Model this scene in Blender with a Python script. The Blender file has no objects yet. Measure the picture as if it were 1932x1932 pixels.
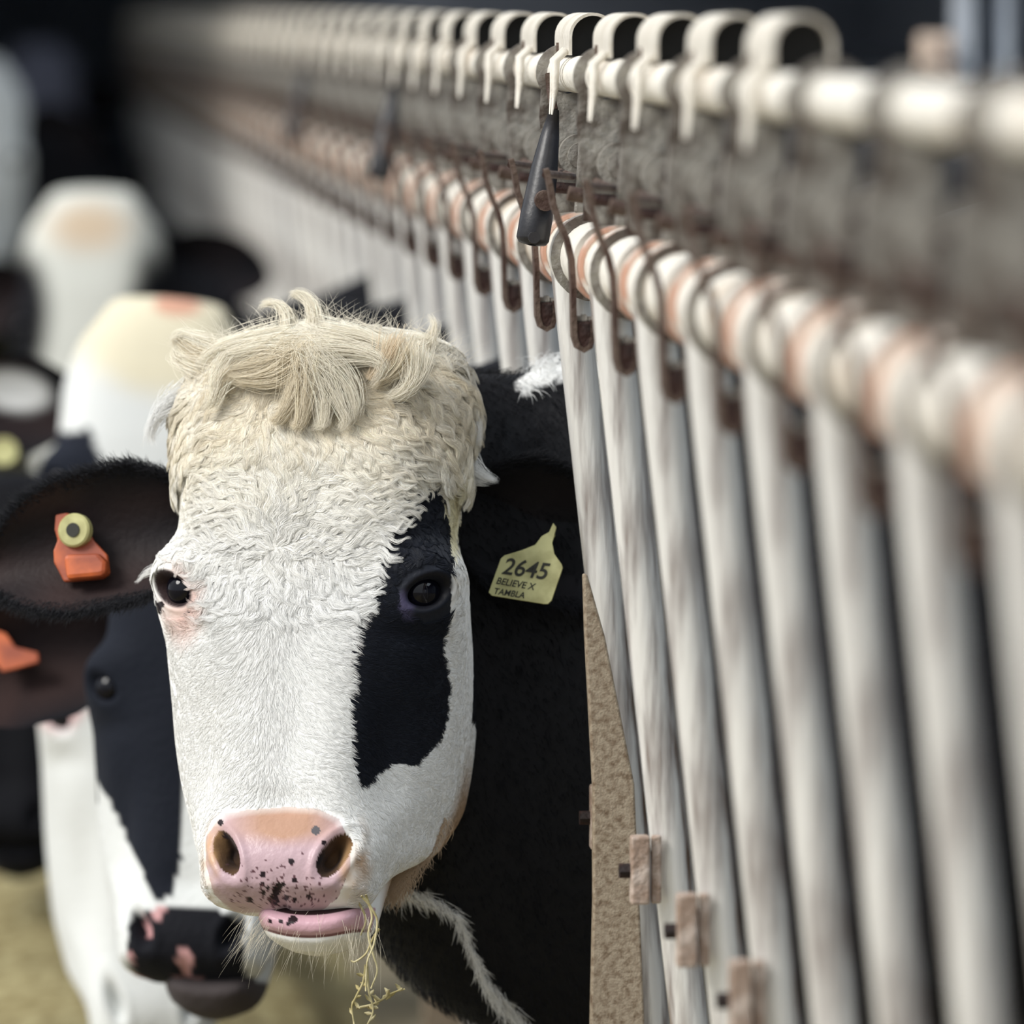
import bpy, math, random
import numpy as np
from mathutils import Vector, Matrix

random.seed(7)
rng = np.random.default_rng(11)
S = bpy.context.scene
COL = S.collection

# ------------------------------------------------------------------ camera
F_PX = 11000.0
CAM_H = 1.30
TH = math.atan(951 / F_PX)
PSI = math.atan(1016 / F_PX * math.cos(TH))
FWD = np.array([math.sin(PSI) * math.cos(TH), math.cos(PSI) * math.cos(TH), -math.sin(TH)])
RGT = np.array([math.cos(PSI), -math.sin(PSI), 0.0])
UPV = np.cross(RGT, FWD)
CAM = np.array([0.0, 0.0, CAM_H])
cd = bpy.data.cameras.new('camera')
cam = bpy.data.objects.new('camera', cd)
COL.objects.link(cam)
cam.matrix_world = Matrix(((RGT[0], UPV[0], -FWD[0], CAM[0]), (RGT[1], UPV[1], -FWD[1], CAM[1]),
                           (RGT[2], UPV[2], -FWD[2], CAM[2]), (0, 0, 0, 1)))
cd.sensor_width = 36.0
cd.lens = F_PX / 1932 * 36.0
cd.clip_end = 200
cd.dof.use_dof = True
cd.dof.focus_distance = 4.74
cd.dof.aperture_fstop = 4.2
S.camera = cam

def at(px, py, Y):
    d = FWD * F_PX + RGT * (px - 966) - UPV * (py - 966)
    return CAM + d * (Y / d[1])

def proj(P):
    P = np.asarray(P, float) - CAM
    z = P @ FWD
    return np.stack([966 + F_PX * (P @ RGT) / z, 966 - F_PX * (P @ UPV) / z], -1)

# ------------------------------------------------------------------ light
W = bpy.data.worlds.new('overcast_sky')
S.world = W
W.use_nodes = True
nt = W.node_tree
bg = nt.nodes['Background']
tc = nt.nodes.new('ShaderNodeTexCoord')
sep = nt.nodes.new('ShaderNodeSeparateXYZ')
mr = nt.nodes.new('ShaderNodeMapRange')
mr.inputs['From Min'].default_value = -0.1
mr.inputs['From Max'].default_value = 0.7
cr = nt.nodes.new('ShaderNodeValToRGB')
cr.color_ramp.elements[0].color = (0.62, 0.66, 0.72, 1)
cr.color_ramp.elements[1].color = (0.92, 0.96, 1.0, 1)
nt.links.new(tc.outputs['Generated'], sep.inputs[0])
nt.links.new(sep.outputs['Z'], mr.inputs['Value'])
nt.links.new(mr.outputs[0], cr.inputs[0])
nt.links.new(cr.outputs[0], bg.inputs['Color'])
bg.inputs['Strength'].default_value = 1.0

sd = bpy.data.lights.new('soft_daylight', 'SUN')
sd.energy = 2.6
sd.angle = math.radians(25)
sd.color = (1.0, 0.97, 0.92)
sun = bpy.data.objects.new('soft_daylight', sd)
COL.objects.link(sun)
sun.location = (-3, 0, 6)
sun.rotation_euler = Vector((0.85, 0.38, -0.80)).to_track_quat('-Z', 'Y').to_euler()

ad = bpy.data.lights.new('stall_fill', 'AREA')  # added fill lamp, brightens the stall behind the bars
ad.shape = 'RECTANGLE'; ad.size = 2.0; ad.size_y = 12.0; ad.energy = 200; ad.color = (0.80, 0.90, 1.0)
fill_l = bpy.data.objects.new('stall_fill', ad)
COL.objects.link(fill_l)
fill_l.location = (3.4, 7.0, 4.2)

S.view_settings.view_transform = 'Standard'
S.view_settings.look = 'None'
S.view_settings.gamma = 1
S.view_settings.use_curve_mapping = False
S.view_settings.exposure = 0.34

# ------------------------------------------------------------------ helpers
def lin(r, g, b):
    return tuple(((c / 255 + 0.055) / 1.055) ** 2.4 if c > 10 else c / 255 / 12.92 for c in (r, g, b))

def mat(name, c1, c2=None, rough=0.6, metal=0.0, scale=20, bump=0.0, bscale=60, lo=0.4, hi=0.6, stretch=None, c3=None, coat=0):
    m = bpy.data.materials.new(name)
    m.use_nodes = True
    t = m.node_tree
    b = t.nodes['Principled BSDF']
    b.inputs['Base Color'].default_value = (*c1, 1)
    b.inputs['Roughness'].default_value = rough
    b.inputs['Metallic'].default_value = metal
    if coat:
        b.inputs['Coat Weight'].default_value = coat
    co = t.nodes.new('ShaderNodeTexCoord')
    mp = t.nodes.new('ShaderNodeMapping')
    t.links.new(co.outputs['Object'], mp.inputs[0])
    if stretch:
        mp.inputs['Scale'].default_value = stretch
    if c2:
        n = t.nodes.new('ShaderNodeTexNoise')
        n.inputs['Scale'].default_value = scale
        n.inputs['Detail'].default_value = 6
        r = t.nodes.new('ShaderNodeValToRGB')
        r.color_ramp.elements[0].position = lo
        r.color_ramp.elements[0].color = (*c1, 1)
        r.color_ramp.elements[1].position = hi
        r.color_ramp.elements[1].color = (*c2, 1)
        if c3:
            e = r.color_ramp.elements.new(min(0.98, hi + 0.1))
            e.color = (*c3, 1)
        t.links.new(mp.outputs[0], n.inputs['Vector'])
        t.links.new(n.outputs['Fac'], r.inputs[0])
        t.links.new(r.outputs[0], b.inputs['Base Color'])
    if bump:
        n2 = t.nodes.new('ShaderNodeTexNoise')
        n2.inputs['Scale'].default_value = bscale
        n2.inputs['Detail'].default_value = 4
        bp = t.nodes.new('ShaderNodeBump')
        bp.inputs['Strength'].default_value = bump
        bp.inputs['Distance'].default_value = 0.01
        t.links.new(mp.outputs[0], n2.inputs['Vector'])
        t.links.new(n2.outputs['Fac'], bp.inputs['Height'])
        t.links.new(bp.outputs[0], b.inputs['Normal'])
    return m

def attr_mat(name, rough=0.7, bump=0.15, sheen=0.0, spec=0.3, wet=False):
    m = bpy.data.materials.new(name)
    m.use_nodes = True
    t = m.node_tree
    b = t.nodes['Principled BSDF']
    a = t.nodes.new('ShaderNodeAttribute')
    a.attribute_name = 'Col'
    t.links.new(a.outputs['Color'], b.inputs['Base Color'])
    b.inputs['Roughness'].default_value = rough
    b.inputs['Specular IOR Level'].default_value = spec
    if wet:
        t.links.new(a.outputs['Alpha'], b.inputs['Roughness'])
    if sheen:
        b.inputs['Sheen Weight'].default_value = sheen
        b.inputs['Sheen Tint'].default_value = (0.75, 0.82, 1.0, 1)
    if bump:
        co = t.nodes.new('ShaderNodeTexCoord')
        n2 = t.nodes.new('ShaderNodeTexNoise')
        n2.inputs['Scale'].default_value = 160
        bp = t.nodes.new('ShaderNodeBump')
        bp.inputs['Strength'].default_value = bump
        bp.inputs['Distance'].default_value = 0.004
        t.links.new(co.outputs['Object'], n2.inputs['Vector'])
        t.links.new(n2.outputs['Fac'], bp.inputs['Height'])
        t.links.new(bp.outputs[0], b.inputs['Normal'])
    return m

M = {}
M['rail'] = mat('cream_worn_paint', lin(226, 221, 210), lin(190, 172, 150), 0.5, 0, 18, 0.2, 90, 0.5, 0.68)
M['tube'] = mat('galvanised_tube', lin(230, 228, 223), lin(172, 166, 162), 0.34, 0.30, 75, 0.08, 300, 0.44, 0.60, (1, 1, 0.10), lin(112, 92, 76))
M['plate'] = mat('dirty_galvanised_plate', lin(150, 146, 138), lin(84, 74, 66), 0.5, 0.3, 45, 0.3, 120, 0.4, 0.62)
M['rust'] = mat('rusty_strap', lin(96, 80, 70), lin(64, 44, 36), 0.7, 0.2, 50, 0.3, 160)
M['dark_rust'] = mat('dark_rust', lin(58, 34, 28), lin(28, 16, 14), 0.75, 0.1, 60, 0.3, 160)
M['hood'] = mat('cream_hood_paint', lin(216, 210, 198), lin(178, 166, 146), 0.45, 0, 22, 0.15, 120, 0.5, 0.7)
M['hood_shade'] = mat('hood_shade_black', lin(12, 12, 11), lin(20, 19, 17), 0.85, 0, 50)  # near-black that stands in for the shade inside the hoods
M['grip'] = mat('black_grip', lin(26, 26, 31), lin(42, 40, 42), 0.4, 0, 40, 0.05, 260)
M['clamp'] = mat('pinkish_clamp', lin(190, 174, 162), lin(150, 128, 112), 0.6, 0.1, 60, 0.3, 150)
M['post'] = mat('rusty_post', lin(160, 146, 126), lin(118, 100, 80), 0.8, 0.05, 170, 0.2, 500, 0.42, 0.66, None, lin(84, 62, 48))
M['sleeve'] = mat('sleeve_paint', lin(228, 222, 212), lin(205, 160, 138), 0.45, 0, 14, 0.1, 80, 0.52, 0.62)
M['floor'] = mat('barn_concrete', lin(120, 112, 92), lin(92, 84, 64), 0.85, 0, 6, 0.4, 40)
M['feed'] = mat('chopped_feed', lin(158, 148, 108), lin(112, 98, 58), 0.9, 0, 45, 0.9, 90)
M['wall'] = mat('slate_panel_wall', lin(150, 158, 172), lin(122, 130, 144), 0.8, 0, 1.2)
M['roof'] = mat('dark_roof', lin(70, 72, 78), None, 0.9)
M['column'] = mat('galvanised_column', lin(190, 198, 208), lin(150, 156, 166), 0.5, 0.2, 8)
M['box'] = mat('beige_plastic', lin(205, 185, 168), None, 0.6)
M['yellow'] = mat('yellow_tag_plastic', lin(196, 194, 138), lin(160, 156, 104), 0.5, 0, 40)
M['orange'] = mat('orange_tag_plastic', lin(188, 92, 44), lin(140, 62, 32), 0.42, 0, 35)
M['ink'] = mat('black_ink', lin(34, 34, 26), None, 0.7)
M['eye'] = mat('wet_dark_eye', (0.003, 0.003, 0.006), None, 0.05)
M['eye'].node_tree.nodes['Principled BSDF'].inputs['Specular IOR Level'].default_value = 0.28
M['coat'] = attr_mat('short_coat', 0.6, 0.2, 0.05, 0.2, True)
M['coat_far'] = attr_mat('short_coat_far', 0.75, 0.3, 0.04, 0.12)
M['fur'] = attr_mat('fur_strands', 0.5, 0, 0.0, 0.22)
M['stem'] = mat('dry_hay', lin(196, 186, 146), lin(160, 148, 100), 0.7, 0, 60)
M['straw'] = mat('straw', lin(190, 176, 128), None, 0.8)

def link(o, parent=None, label=None, cat=None, group=None, kind=None):
    COL.objects.link(o)
    if parent is not None:
        o.parent = parent
    if label: o['label'] = label
    if cat: o['category'] = cat
    if group: o['group'] = group
    if kind: o['kind'] = kind
    return o

def empty(name, loc=(0, 0, 0), **k):
    o = bpy.data.objects.new(name, None)
    o.location = loc
    o.empty_display_size = 0.05
    return link(o, **k)

def mesh_obj(name, V, Fc, m, parent=None, smooth=True, **k):
    me = bpy.data.meshes.new(name)
    me.from_pydata([tuple(map(float, v)) for v in V], [], [tuple(int(i) for i in f) for f in Fc])
    me.materials.append(m)
    if smooth:
        me.shade_smooth()
    me.update()
    return link(bpy.data.objects.new(name, me), parent, **k)

class MB:
    def __init__(s): s.V = []; s.F = []
    def add(s, V, Fc):
        n = len(s.V)
        s.V += [tuple(v) for v in V]
        s.F += [tuple(i + n for i in f) for f in Fc]
        return s
    def box(s, c, d, rot=None):
        c = np.array(c, float); d = np.array(d, float) / 2
        v = [np.array([x, y, z]) * d for x in (-1, 1) for y in (-1, 1) for z in (-1, 1)]
        if rot is not None:
            v = [rot @ p for p in v]
        return s.add([c + p for p in v], [(0, 1, 3, 2), (4, 6, 7, 5), (0, 4, 5, 1), (2, 3, 7, 6), (0, 2, 6, 4), (1, 5, 7, 3)])
    def tube(s, pts, r, n=16, caps=True):
        pts = [np.array(p, float) for p in pts]
        rs = r if hasattr(r, '__len__') else [r] * len(pts)
        V = []; up = None
        for i, p in enumerate(pts):
            d = pts[min(i + 1, len(pts) - 1)] - pts[max(i - 1, 0)]
            d /= np.linalg.norm(d)
            if up is None:
                up = np.array([0, 0, 1.0]) if abs(d[2]) < 0.9 else np.array([1.0, 0, 0])
            a = np.cross(d, up); a /= np.linalg.norm(a)
            b = np.cross(a, d); up = b
            for k in range(n):
                t = 2 * math.pi * k / n
                V.append(p + rs[i] * (a * math.cos(t) + b * math.sin(t)))
        Fc = [(i * n + k, i * n + (k + 1) % n, (i + 1) * n + (k + 1) % n, (i + 1) * n + k) for i in range(len(pts) - 1) for k in range(n)]
        if caps:
            Fc.append(tuple(range(n)))
            Fc.append(tuple(reversed(range((len(pts) - 1) * n, len(pts) * n))))
        return s.add(V, Fc)
    def ring(s, c, w, ro, ri, n=28):
        c = np.array(c, float); V = []
        for y, r in ((-w / 2, ro), (w / 2, ro), (w / 2, ri), (-w / 2, ri)):
            V += [c + [r * math.cos(2 * math.pi * k / n), y, r * math.sin(2 * math.pi * k / n)] for k in range(n)]
        Fc = [(a * n + k, a * n + (k + 1) % n, ((a + 1) % 4) * n + (k + 1) % n, ((a + 1) % 4) * n + k) for a in range(4) for k in range(n)]
        return s.add(V, Fc)
    def strap(s, pts, w, t):
        # flat bar following pts in the XZ plane, w along Y, t thick
        pts = [np.array(p, float) for p in pts]
        V = []
        for i, p in enumerate(pts):
            d = pts[min(i + 1, len(pts) - 1)] - pts[max(i - 1, 0)]
            d /= np.linalg.norm(d)
            nrm = np.array([-d[2], 0, d[0]])
            for a, b in ((-1, -1), (1, -1), (1, 1), (-1, 1)):
                V.append(p + nrm * a * t / 2 + np.array([0, b * w / 2, 0]))
        Fc = [(i * 4 + k, i * 4 + (k + 1) % 4, (i + 1) * 4 + (k + 1) % 4, (i + 1) * 4 + k) for i in range(len(pts) - 1) for k in range(4)]
        Fc += [(3, 2, 1, 0), tuple((len(pts) - 1) * 4 + k for k in range(4))]
        return s.add(V, Fc)
    def prism(s, poly, y0, y1):
        n = len(poly)
        V = [(x, y0, z) for x, z in poly] + [(x, y1, z) for x, z in poly]
        Fc = [tuple(range(n)), tuple(reversed(range(n, 2 * n)))] + [(i, n + i, n + (i + 1) % n, (i + 1) % n) for i in range(n)]
        return s.add(V, Fc)
    def build(s, name, m, parent=None, smooth=False, bevel=0, **k):
        o = mesh_obj(name, s.V, s.F, m, parent, smooth=smooth, **k)
        if bevel:
            b = o.modifiers.new('bevel', 'BEVEL'); b.width = bevel; b.segments = 2
        return o

def auto(o, ang=40):
    me = o.data
    me.shade_smooth()
    try:
        me.set_sharp_from_angle(angle=math.radians(ang))
    except Exception:
        pass
    return o

def copy_tree(o, parent=None):
    c = o.copy(); COL.objects.link(c)
    if parent is not None:
        c.parent = parent
    for ch in list(o.children):
        copy_tree(ch, c)
    return c

def smin(x, a, b):
    t = np.clip((x - a) / (b - a), 0, 1)
    return t * t * (3 - 2 * t)

def in_poly(pts, poly):
    x, y = pts[:, 0], pts[:, 1]
    r = np.zeros(len(pts), bool)
    n = len(poly)
    j = n - 1
    for i in range(n):
        xi, yi = poly[i]; xj, yj = poly[j]
        c = ((yi > y) != (yj > y)) & (x < (xj - xi) * (y - yi) / (yj - yi + 1e-12) + xi)
        r ^= c
        j = i
    return r

def dist_line(pts, line):
    d = np.full(len(pts), 1e9)
    for a, b in zip(line[:-1], line[1:]):
        a = np.array(a, float); b = np.array(b, float)
        ab = b - a
        t = np.clip(((pts - a) @ ab) / (ab @ ab), 0, 1)
        d = np.minimum(d, np.linalg.norm(pts - a - t[:, None] * ab, axis=1))
    return d

def hairs(name, paths, cols, r0, parent, r1=0.15):
    # paths (N, K, 3); cols (N, 3)
    N, K, _ = paths.shape
    hc = bpy.data.hair_curves.new(name)
    hc.add_curves([K] * N)
    hc.attributes['position'].data.foreach_set('vector', paths.reshape(-1).astype(np.float32))
    rr = hc.attributes.get('radius') or hc.attributes.new('radius', 'FLOAT', 'POINT')
    t = np.linspace(0, 1, K)
    base = (r0 if np.ndim(r0) else np.full(N, r0))
    rad = (base[:, None] * (1 - (1 - r1) * t ** 2)[None, :]).reshape(-1)
    rr.data.foreach_set('value', rad.astype(np.float32))
    ca = hc.attributes.new('Col', 'FLOAT_COLOR', 'CURVE')
    c4 = np.concatenate([cols, np.ones((N, 1))], 1).reshape(-1)
    ca.data.foreach_set('color', c4.astype(np.float32))
    hc.materials.append(M['fur'])
    return link(bpy.data.objects.new(name, hc), parent)

# ------------------------------------------------------------------ setting
def struct(name, mb, m):
    return mb.build(name, m, kind='structure')

struct('floor', MB().box((4, 18, -0.05), (26, 60, 0.1)), M['floor'])
struct('wall_right', MB().box((7.1, 18, 2.5), (0.2, 60, 5.2)), M['wall'])
struct('wall_back', MB().box((4, 45, 2.5), (26, 0.2, 5.2)), M['wall'])
struct('ceiling', MB().box((4.2, 20, 4.3), (6.0, 56, 0.1)), M['roof'])

struct('shade_ceiling', MB().box((-1.4, 28, 3.3), (5.2, 36, 0.1)), M['roof'])  # unseen roof over the far lane, added to darken that stretch
struct('shade_wall_left', MB().box((-3.6, 29, 1.7), (0.2, 34, 3.4)), M['wall'])  # unseen wall, added to cut daylight on the far cows and fence

# ------------------------------------------------------------------ feed barrier
PXM = 4.8 / F_PX
RX, RY, RZ = 1100 * PXM, 4.8, CAM_H - 120 * PXM       # upper rail at latch zero
def q(px, py, y=0.0):
    return np.array([(px + 50) * PXM - RX, y, CAM_H - (py - 15) * PXM - RZ])
PITCH = 0.3
K0, K1 = -8, 44
Ya, Yb = RY + PITCH * (K0 - 1), RY + PITCH * (K1 + 1)

def qa(px, py, dy):
    # point of latch zero that lies dy further along, on the line of sight through (px, py)
    Y = RY + dy
    return np.array([(px + 50) * Y / F_PX - RX, dy, CAM_H - (py - 15) * Y / F_PX - RZ])
def rail(name, px, py, r, label):
    o = q(px, py) + np.array([RX, 0, RZ])
    e = MB().tube([(o[0], Ya, o[2]), (o[0], Yb, o[2])], r, 28).build(name, M['rail'], None, True, label=label, cat='rail')
    auto(e)
    return o
rail('upper_rail', 1070, 138, 0.0152, 'cream painted upper tube running through the ring plates along the barrier top')
LR = rail('lower_rail', 1100, 478, 0.029, 'thick cream tube below the latch plates, joining the tops of the upright bars')
rail('bottom_rail', 1330, 2250, 0.024, 'worn cream tube low down near the feed, behind the upright bars')

# --- one upright bar with its clamp and bolt
def make_bar():
    r = empty('upright_bar', (RX, RY, 0))
    off = np.array([0, 0, RZ])
    a, b = q(1066, 470) + off, q(1066 + 0.112 * 2524, 2994) + off
    auto(MB().tube([a, b], 0.0150, 24).build('bar_tube', M['tube'], r, True))
    c = q(1068 + 0.112 * 1030 - 50, 1550) + off
    MB().box(c + [-0.004, -0.020, 0], (0.015, 0.014, 0.054)).box(c + [0.009, -0.019, 0], (0.008, 0.006, 0.054)).build('clamp_plate', M['clamp'], r, bevel=0.002)
    auto(MB().tube([c + [-0.02, -0.018, -0.001], c + [-0.008, -0.018, -0.001]], 0.0062, 6).build('clamp_bolt', M['dark_rust'], r, True))
    return r

# --- one latch with all its parts
def arc(cx, cz, r, a0, a1, n=14):
    return [(cx + r * math.cos(math.radians(a0 + (a1 - a0) * i / n)), cz + r * math.sin(math.radians(a0 + (a1 - a0) * i / n))) for i in range(n + 1)]

def make_latch():
    r = empty('latch', (RX, RY, RZ))
    # hood: pressed inverted U running along the rail
    c = q(1091, 64); cx, cz = c[0], c[2]
    ro, ri = 0.0196, 0.0172
    tl = q(1085, 102)[2]
    outer = [(cx - ro, tl)] + arc(cx, cz - 0.002, ro, 180, 0) + [(cx + ro, tl)]
    inner = [(cx + ri, tl)] + arc(cx, cz - 0.002, ri, 0, 180) + [(cx - ri, tl)]
    y0, y1 = -0.105, 0.012
    n = len(outer)
    V = []; Fc = []
    for y in (y0, y1):
        V += [(x, y, z) for x, z in outer] + [(x, y, z) for x, z in inner]
    m2 = 2 * n
    for i in range(m2):
        j = (i + 1) % m2
        Fc.append((i, j, m2 + j, m2 + i))
    for i in range(n - 1):
        Fc.append((i, i + 1, m2 - 2 - i, m2 - 1 - i)); Fc.append((m2 + i + 1, m2 + i, 2 * m2 - 1 - i, 2 * m2 - 2 - i))
    auto(mesh_obj('hood', V, Fc, M['hood'], r), 50)
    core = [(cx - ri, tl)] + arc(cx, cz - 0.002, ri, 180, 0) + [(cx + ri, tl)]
    MB().prism(core, y0 + 0.012, y1 - 0.01).build('shade_core', M['hood_shade'], r)  # added black core, gives the hood mouth its shade
    # two prongs on the lane side
    for dx, dy in ((0, -0.080), (0.001, -0.098)):
        p = [q(1044, 92, dy), q(1023, 112, dy), q(1022, 165, dy), q(1016, 212, dy)]
        MB().tube(p, [0.0030, 0.0034, 0.0026, 0.0007], 8).build('prong', M['hood'], r, True)
    auto(MB().tube([q(1052, 78, -0.09), q(1050, 99, -0.09)], 0.0022, 6).build('hood_bolt', M['rust'], r, True))
    auto(MB().tube([q(1046, 80, -0.02), q(1046, 99, -0.02)], 0.0022, 6).build('hood_bolt', M['rust'], r, True))
    # ring plate: an eye round the rail, widening to a flat plate below
    e = q(1062, 137); ex, ez = e[0], e[2]
    ring_o = arc(ex, ez, 0.0236, 215, -35, 26)
    pl = [q(*p) for p in ((1098, 190), (1096, 260), (1112, 330), (1108, 372), (1096, 398), (1050, 402), (1030, 372), (1022, 300), (1014, 220))]
    outer = [(a, b) for a, b in ring_o] + [(p[0], p[2]) for p in pl]
    hole = arc(ex + 0.0025, ez, 0.0172, 0, 360, 28)[:-1]
    import bmesh
    bm = bmesh.new()
    def loop(pts):
        vs = [bm.verts.new((x, -0.003, z)) for x, z in pts]
        return [bm.edges.new((vs[i], vs[(i + 1) % len(vs)])) for i in range(len(vs))]
    ed = loop(outer) + loop(hole)
    bmesh.ops.triangle_fill(bm, use_beauty=True, use_dissolve=False, edges=ed)
    g = bmesh.ops.extrude_face_region(bm, geom=bm.faces[:])
    bmesh.ops.translate(bm, verts=[v for v in g['geom'] if isinstance(v, bmesh.types.BMVert)], vec=(0, 0.006, 0))
    bmesh.ops.recalc_face_normals(bm, faces=bm.faces[:])
    me = bpy.data.meshes.new('ring_plate'); bm.to_mesh(me); bm.free()
    me.materials.append(M['plate'])
    link(bpy.data.objects.new('ring_plate', me), r)
    # back plate, slightly further along and lower
    bp = [(1066, 196), (1112, 200), (1128, 300), (1118, 396), (1040, 398), (1046, 300)]
    MB().prism([(q(*p)[0], q(*p)[2]) for p in bp], 0.06, 0.066).build('back_plate', M['rust'], r, bevel=0.0015)
    bp = [(1056, 230), (1094, 235), (1100, 388), (1046, 390)]
    MB().prism([(q(*p)[0], q(*p)[2]) for p in bp], 0.15, 0.156).build('back_plate', M['plate'], r, bevel=0.0015)
    # round disc with a raised rim
    d = q(1088, 292, -0.012)
    auto(MB().tube([d + [0, -0.004, 0], d + [0, 0.008, 0]], 0.0175, 28).tube([d + [0, -0.009, 0], d + [0, -0.003, 0]], 0.0105, 24).build('disc', M['plate'], r, True))
    auto(MB().tube([d + [0.002, -0.016, 0], d + [0.002, -0.009, 0]], 0.005, 6).build('disc_bolt', M['dark_rust'], r, True))
    # cross pin
    auto(MB().tube([q(1036, 352, -0.02), q(1104, 357, -0.02)], 0.0046, 12).build('cross_pin', M['dark_rust'], r, True))
    auto(MB().tube([q(1006, 345, 0.03), q(1034, 350, 0.03)], 0.0058, 12).build('pin_end', M['rust'], r, True))
    # strap hanging from the plate, ends in a U
    auto(MB().tube([q(1048, 322, 0.004), q(1048, 325, -0.13), qa(1028, 328, -0.245), qa(1026, 330, -0.25)], 0.0030, 8).build('strap_rod', M['rust'], r, True))
    s = [(1026, 318), (1034, 350), (1040, 385), (1052, 420), (1066, 452), (1075, 490), (1078, 540), (1079, 600), (1080, 636), (1086, 655), (1098, 662), (1110, 655), (1115, 636), (1115, 604)]
    MB().strap([qa(a, b, -0.25) for a, b in s], 0.016, 0.0042).build('strap', M['rust'], r)
    MB().box(qa(1098, 634, -0.25), (0.013, 0.014, 0.022)).build('strap_stop', M['dark_rust'], r, bevel=0.002)
    auto(MB().tube([qa(1078, 604, -0.25), qa(1120, 606, -0.25)], 0.0030, 8).tube([qa(1094, 605, -0.25), qa(1104, 605, -0.25)], 0.0050, 6).build('strap_pin', M['plate'], r, True))
    # pipe sleeves on the lower rail
    l = LR - np.array([RX, RY, RZ])
    for y, rad, w in ((-0.06, 0.0345, 0.030), (0.036, 0.0325, 0.020), (0.085, 0.0335, 0.024)):
        ly = np.array([l[0], y, l[2]])
        auto(MB().ring(ly, w, rad, 0.0293).build('rail_sleeve', M['sleeve'], r, True))
    ly = np.array([l[0], -0.085, l[2]])
    auto(MB().ring(ly, 0.003, 0.0362, 0.0293).build('rail_flange', M['plate'], r, True))
    u_ = q(1070, 138)
    auto(MB().ring(u_ + [0, 0.0825, 0], 0.015, 0.0178, 0.0155).build('rail_collar', M['plate'], r, True))
    # short curved catch under the plate
    s = [(1120, 372), (1130, 350), (1142, 338), (1152, 345), (1150, 372), (1136, 392)]
    MB().tube([q(a - 20, b + 8, 0.03) for a, b in s], 0.0036, 8).build('catch_hook', M['plate'], r, True)
    return r

def make_grip():
    r = empty('release_handle', (RX, RY, RZ))
    a, b = q(1030, 205, -0.055), q(984, 452, -0.075)
    mid = a + (b - a) * 0.45
    g = MB().tube([a, a + (b - a) * 0.2, mid, a + (b - a) * 0.8, b - (b - a) * 0.03, b, b + (b - a) * 0.015], [0.004, 0.0078, 0.0112, 0.0135, 0.0135, 0.0115, 0.004], 24).build('grip', M['grip'], r, True)
    c = q(1006, 372, -0.078)
    auto(MB().tube([c, c + [0.0, -0.012, 0]], 0.0085, 18).build('button', M['rust'], r, True))
    c = q(984, 440, -0.088)
    auto(MB().tube([c, c + [0, -0.006, 0]], 0.0048, 16).build('end_cap_screw', M['grip'], r, True))
    MB().tube([q(1022, 138, -0.045), q(1024, 172, -0.05), a], [0.0032] * 3, 8).build('lever_rod', M['rust'], r, True)
    return r

ORD = ['', 'first', 'second', 'third', 'fourth', 'fifth', 'sixth', 'seventh', 'eighth', 'ninth', 'tenth', 'eleventh', 'twelfth', 'thirteenth', 'fourteenth', 'fifteenth']
def where(k, sub):
    if k == 0:
        return sub[0]
    if k < 0:
        return sub[1].format(ORD[-k])
    if k <= 12:
        return sub[2].format(ORD[k])
    return sub[3]
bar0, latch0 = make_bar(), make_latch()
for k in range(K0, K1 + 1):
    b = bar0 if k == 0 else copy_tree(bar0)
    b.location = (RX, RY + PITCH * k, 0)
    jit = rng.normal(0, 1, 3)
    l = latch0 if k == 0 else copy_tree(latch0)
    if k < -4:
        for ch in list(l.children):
            if ch.name.split('.')[0] in ('hood', 'shade_core', 'prong', 'hood_bolt'):
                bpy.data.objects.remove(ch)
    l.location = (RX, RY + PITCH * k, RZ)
    b['label'] = where(k, ('sharp speckled upright bar touching the black neck of the front cow',
                           'slanted galvanised upright bar, {} one right of the sharp bar at the front cow neck',
                           'galvanised upright bar, {} one beyond the front cow neck towards the far end',
                           'hazy galvanised upright bar in the far out-of-focus stretch of the barrier'))
    l['label'] = where(k, ('sharp cream hooded latch hanging beside the sharp black grip handle',
                           ('cream hooded latch with brown strap, {} one right of the sharp latch' if k >= -4 else 'blurred latch plate without hood, {} one right of the sharp latch'),
                           'cream hooded latch with brown strap, {} one left of the sharp latch',
                           'hazy hooded latch in the far out-of-focus stretch of the barrier'))
    b['category'] = 'bar'; l['category'] = 'latch'
    b['group'] = 'slanted upright bars of the feed barrier'
    l['group'] = 'latches along the feed barrier'

grip0 = make_grip()
for i, k in enumerate((0, 6, 12)):
    g = grip0 if i == 0 else copy_tree(grip0)
    g.location = (RX, RY + PITCH * k, RZ)
    g['label'] = ('sharp black release handle with round button hanging left of the ring plate',
                  'slightly hazy black release handle, second one along towards the far end',
                  'very hazy dark release handle, third and farthest one along the barrier')[i]
    g['category'] = 'handle'; g['group'] = 'black release handles'
    if i == 0:
        pxs = [((1094, 1080), (1102, 1080)), ((1098, 1200), (1136, 1200)), ((1113, 1480), (1192, 1480)), ((1114, 1700), (1202, 1700)), ((1109, 1932), (1212, 1932))]
        L_, R_ = [], []
        for a, b in pxs:
            A_, B_ = q(*a), q(*b)
            L_.append((A_[0], A_[2] + RZ)); R_.append((B_[0], B_[2] + RZ))
        L_.append((L_[-1][0] - 0.002, 0)); R_.append((R_[-1][0] + 0.002, 0))
        po = post0 = MB().prism(L_ + R_[::-1], 0.0, 0.012).build('barrier_post', M['post'], bevel=0.002)
    else:
        po = post0.copy(); COL.objects.link(po)
    po.location = (RX - 0.003, RY + PITCH * k - 0.048, 0)
    po['label'] = ('rusty brown speckled post standing just right of the front cow black neck',
                   'rusty post behind the upright bars below the second black handle',
                   'rusty post behind the upright bars below the farthest black handle')[i]
    po['category'] = 'post'; po['group'] = 'rusty barrier posts'

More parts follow.
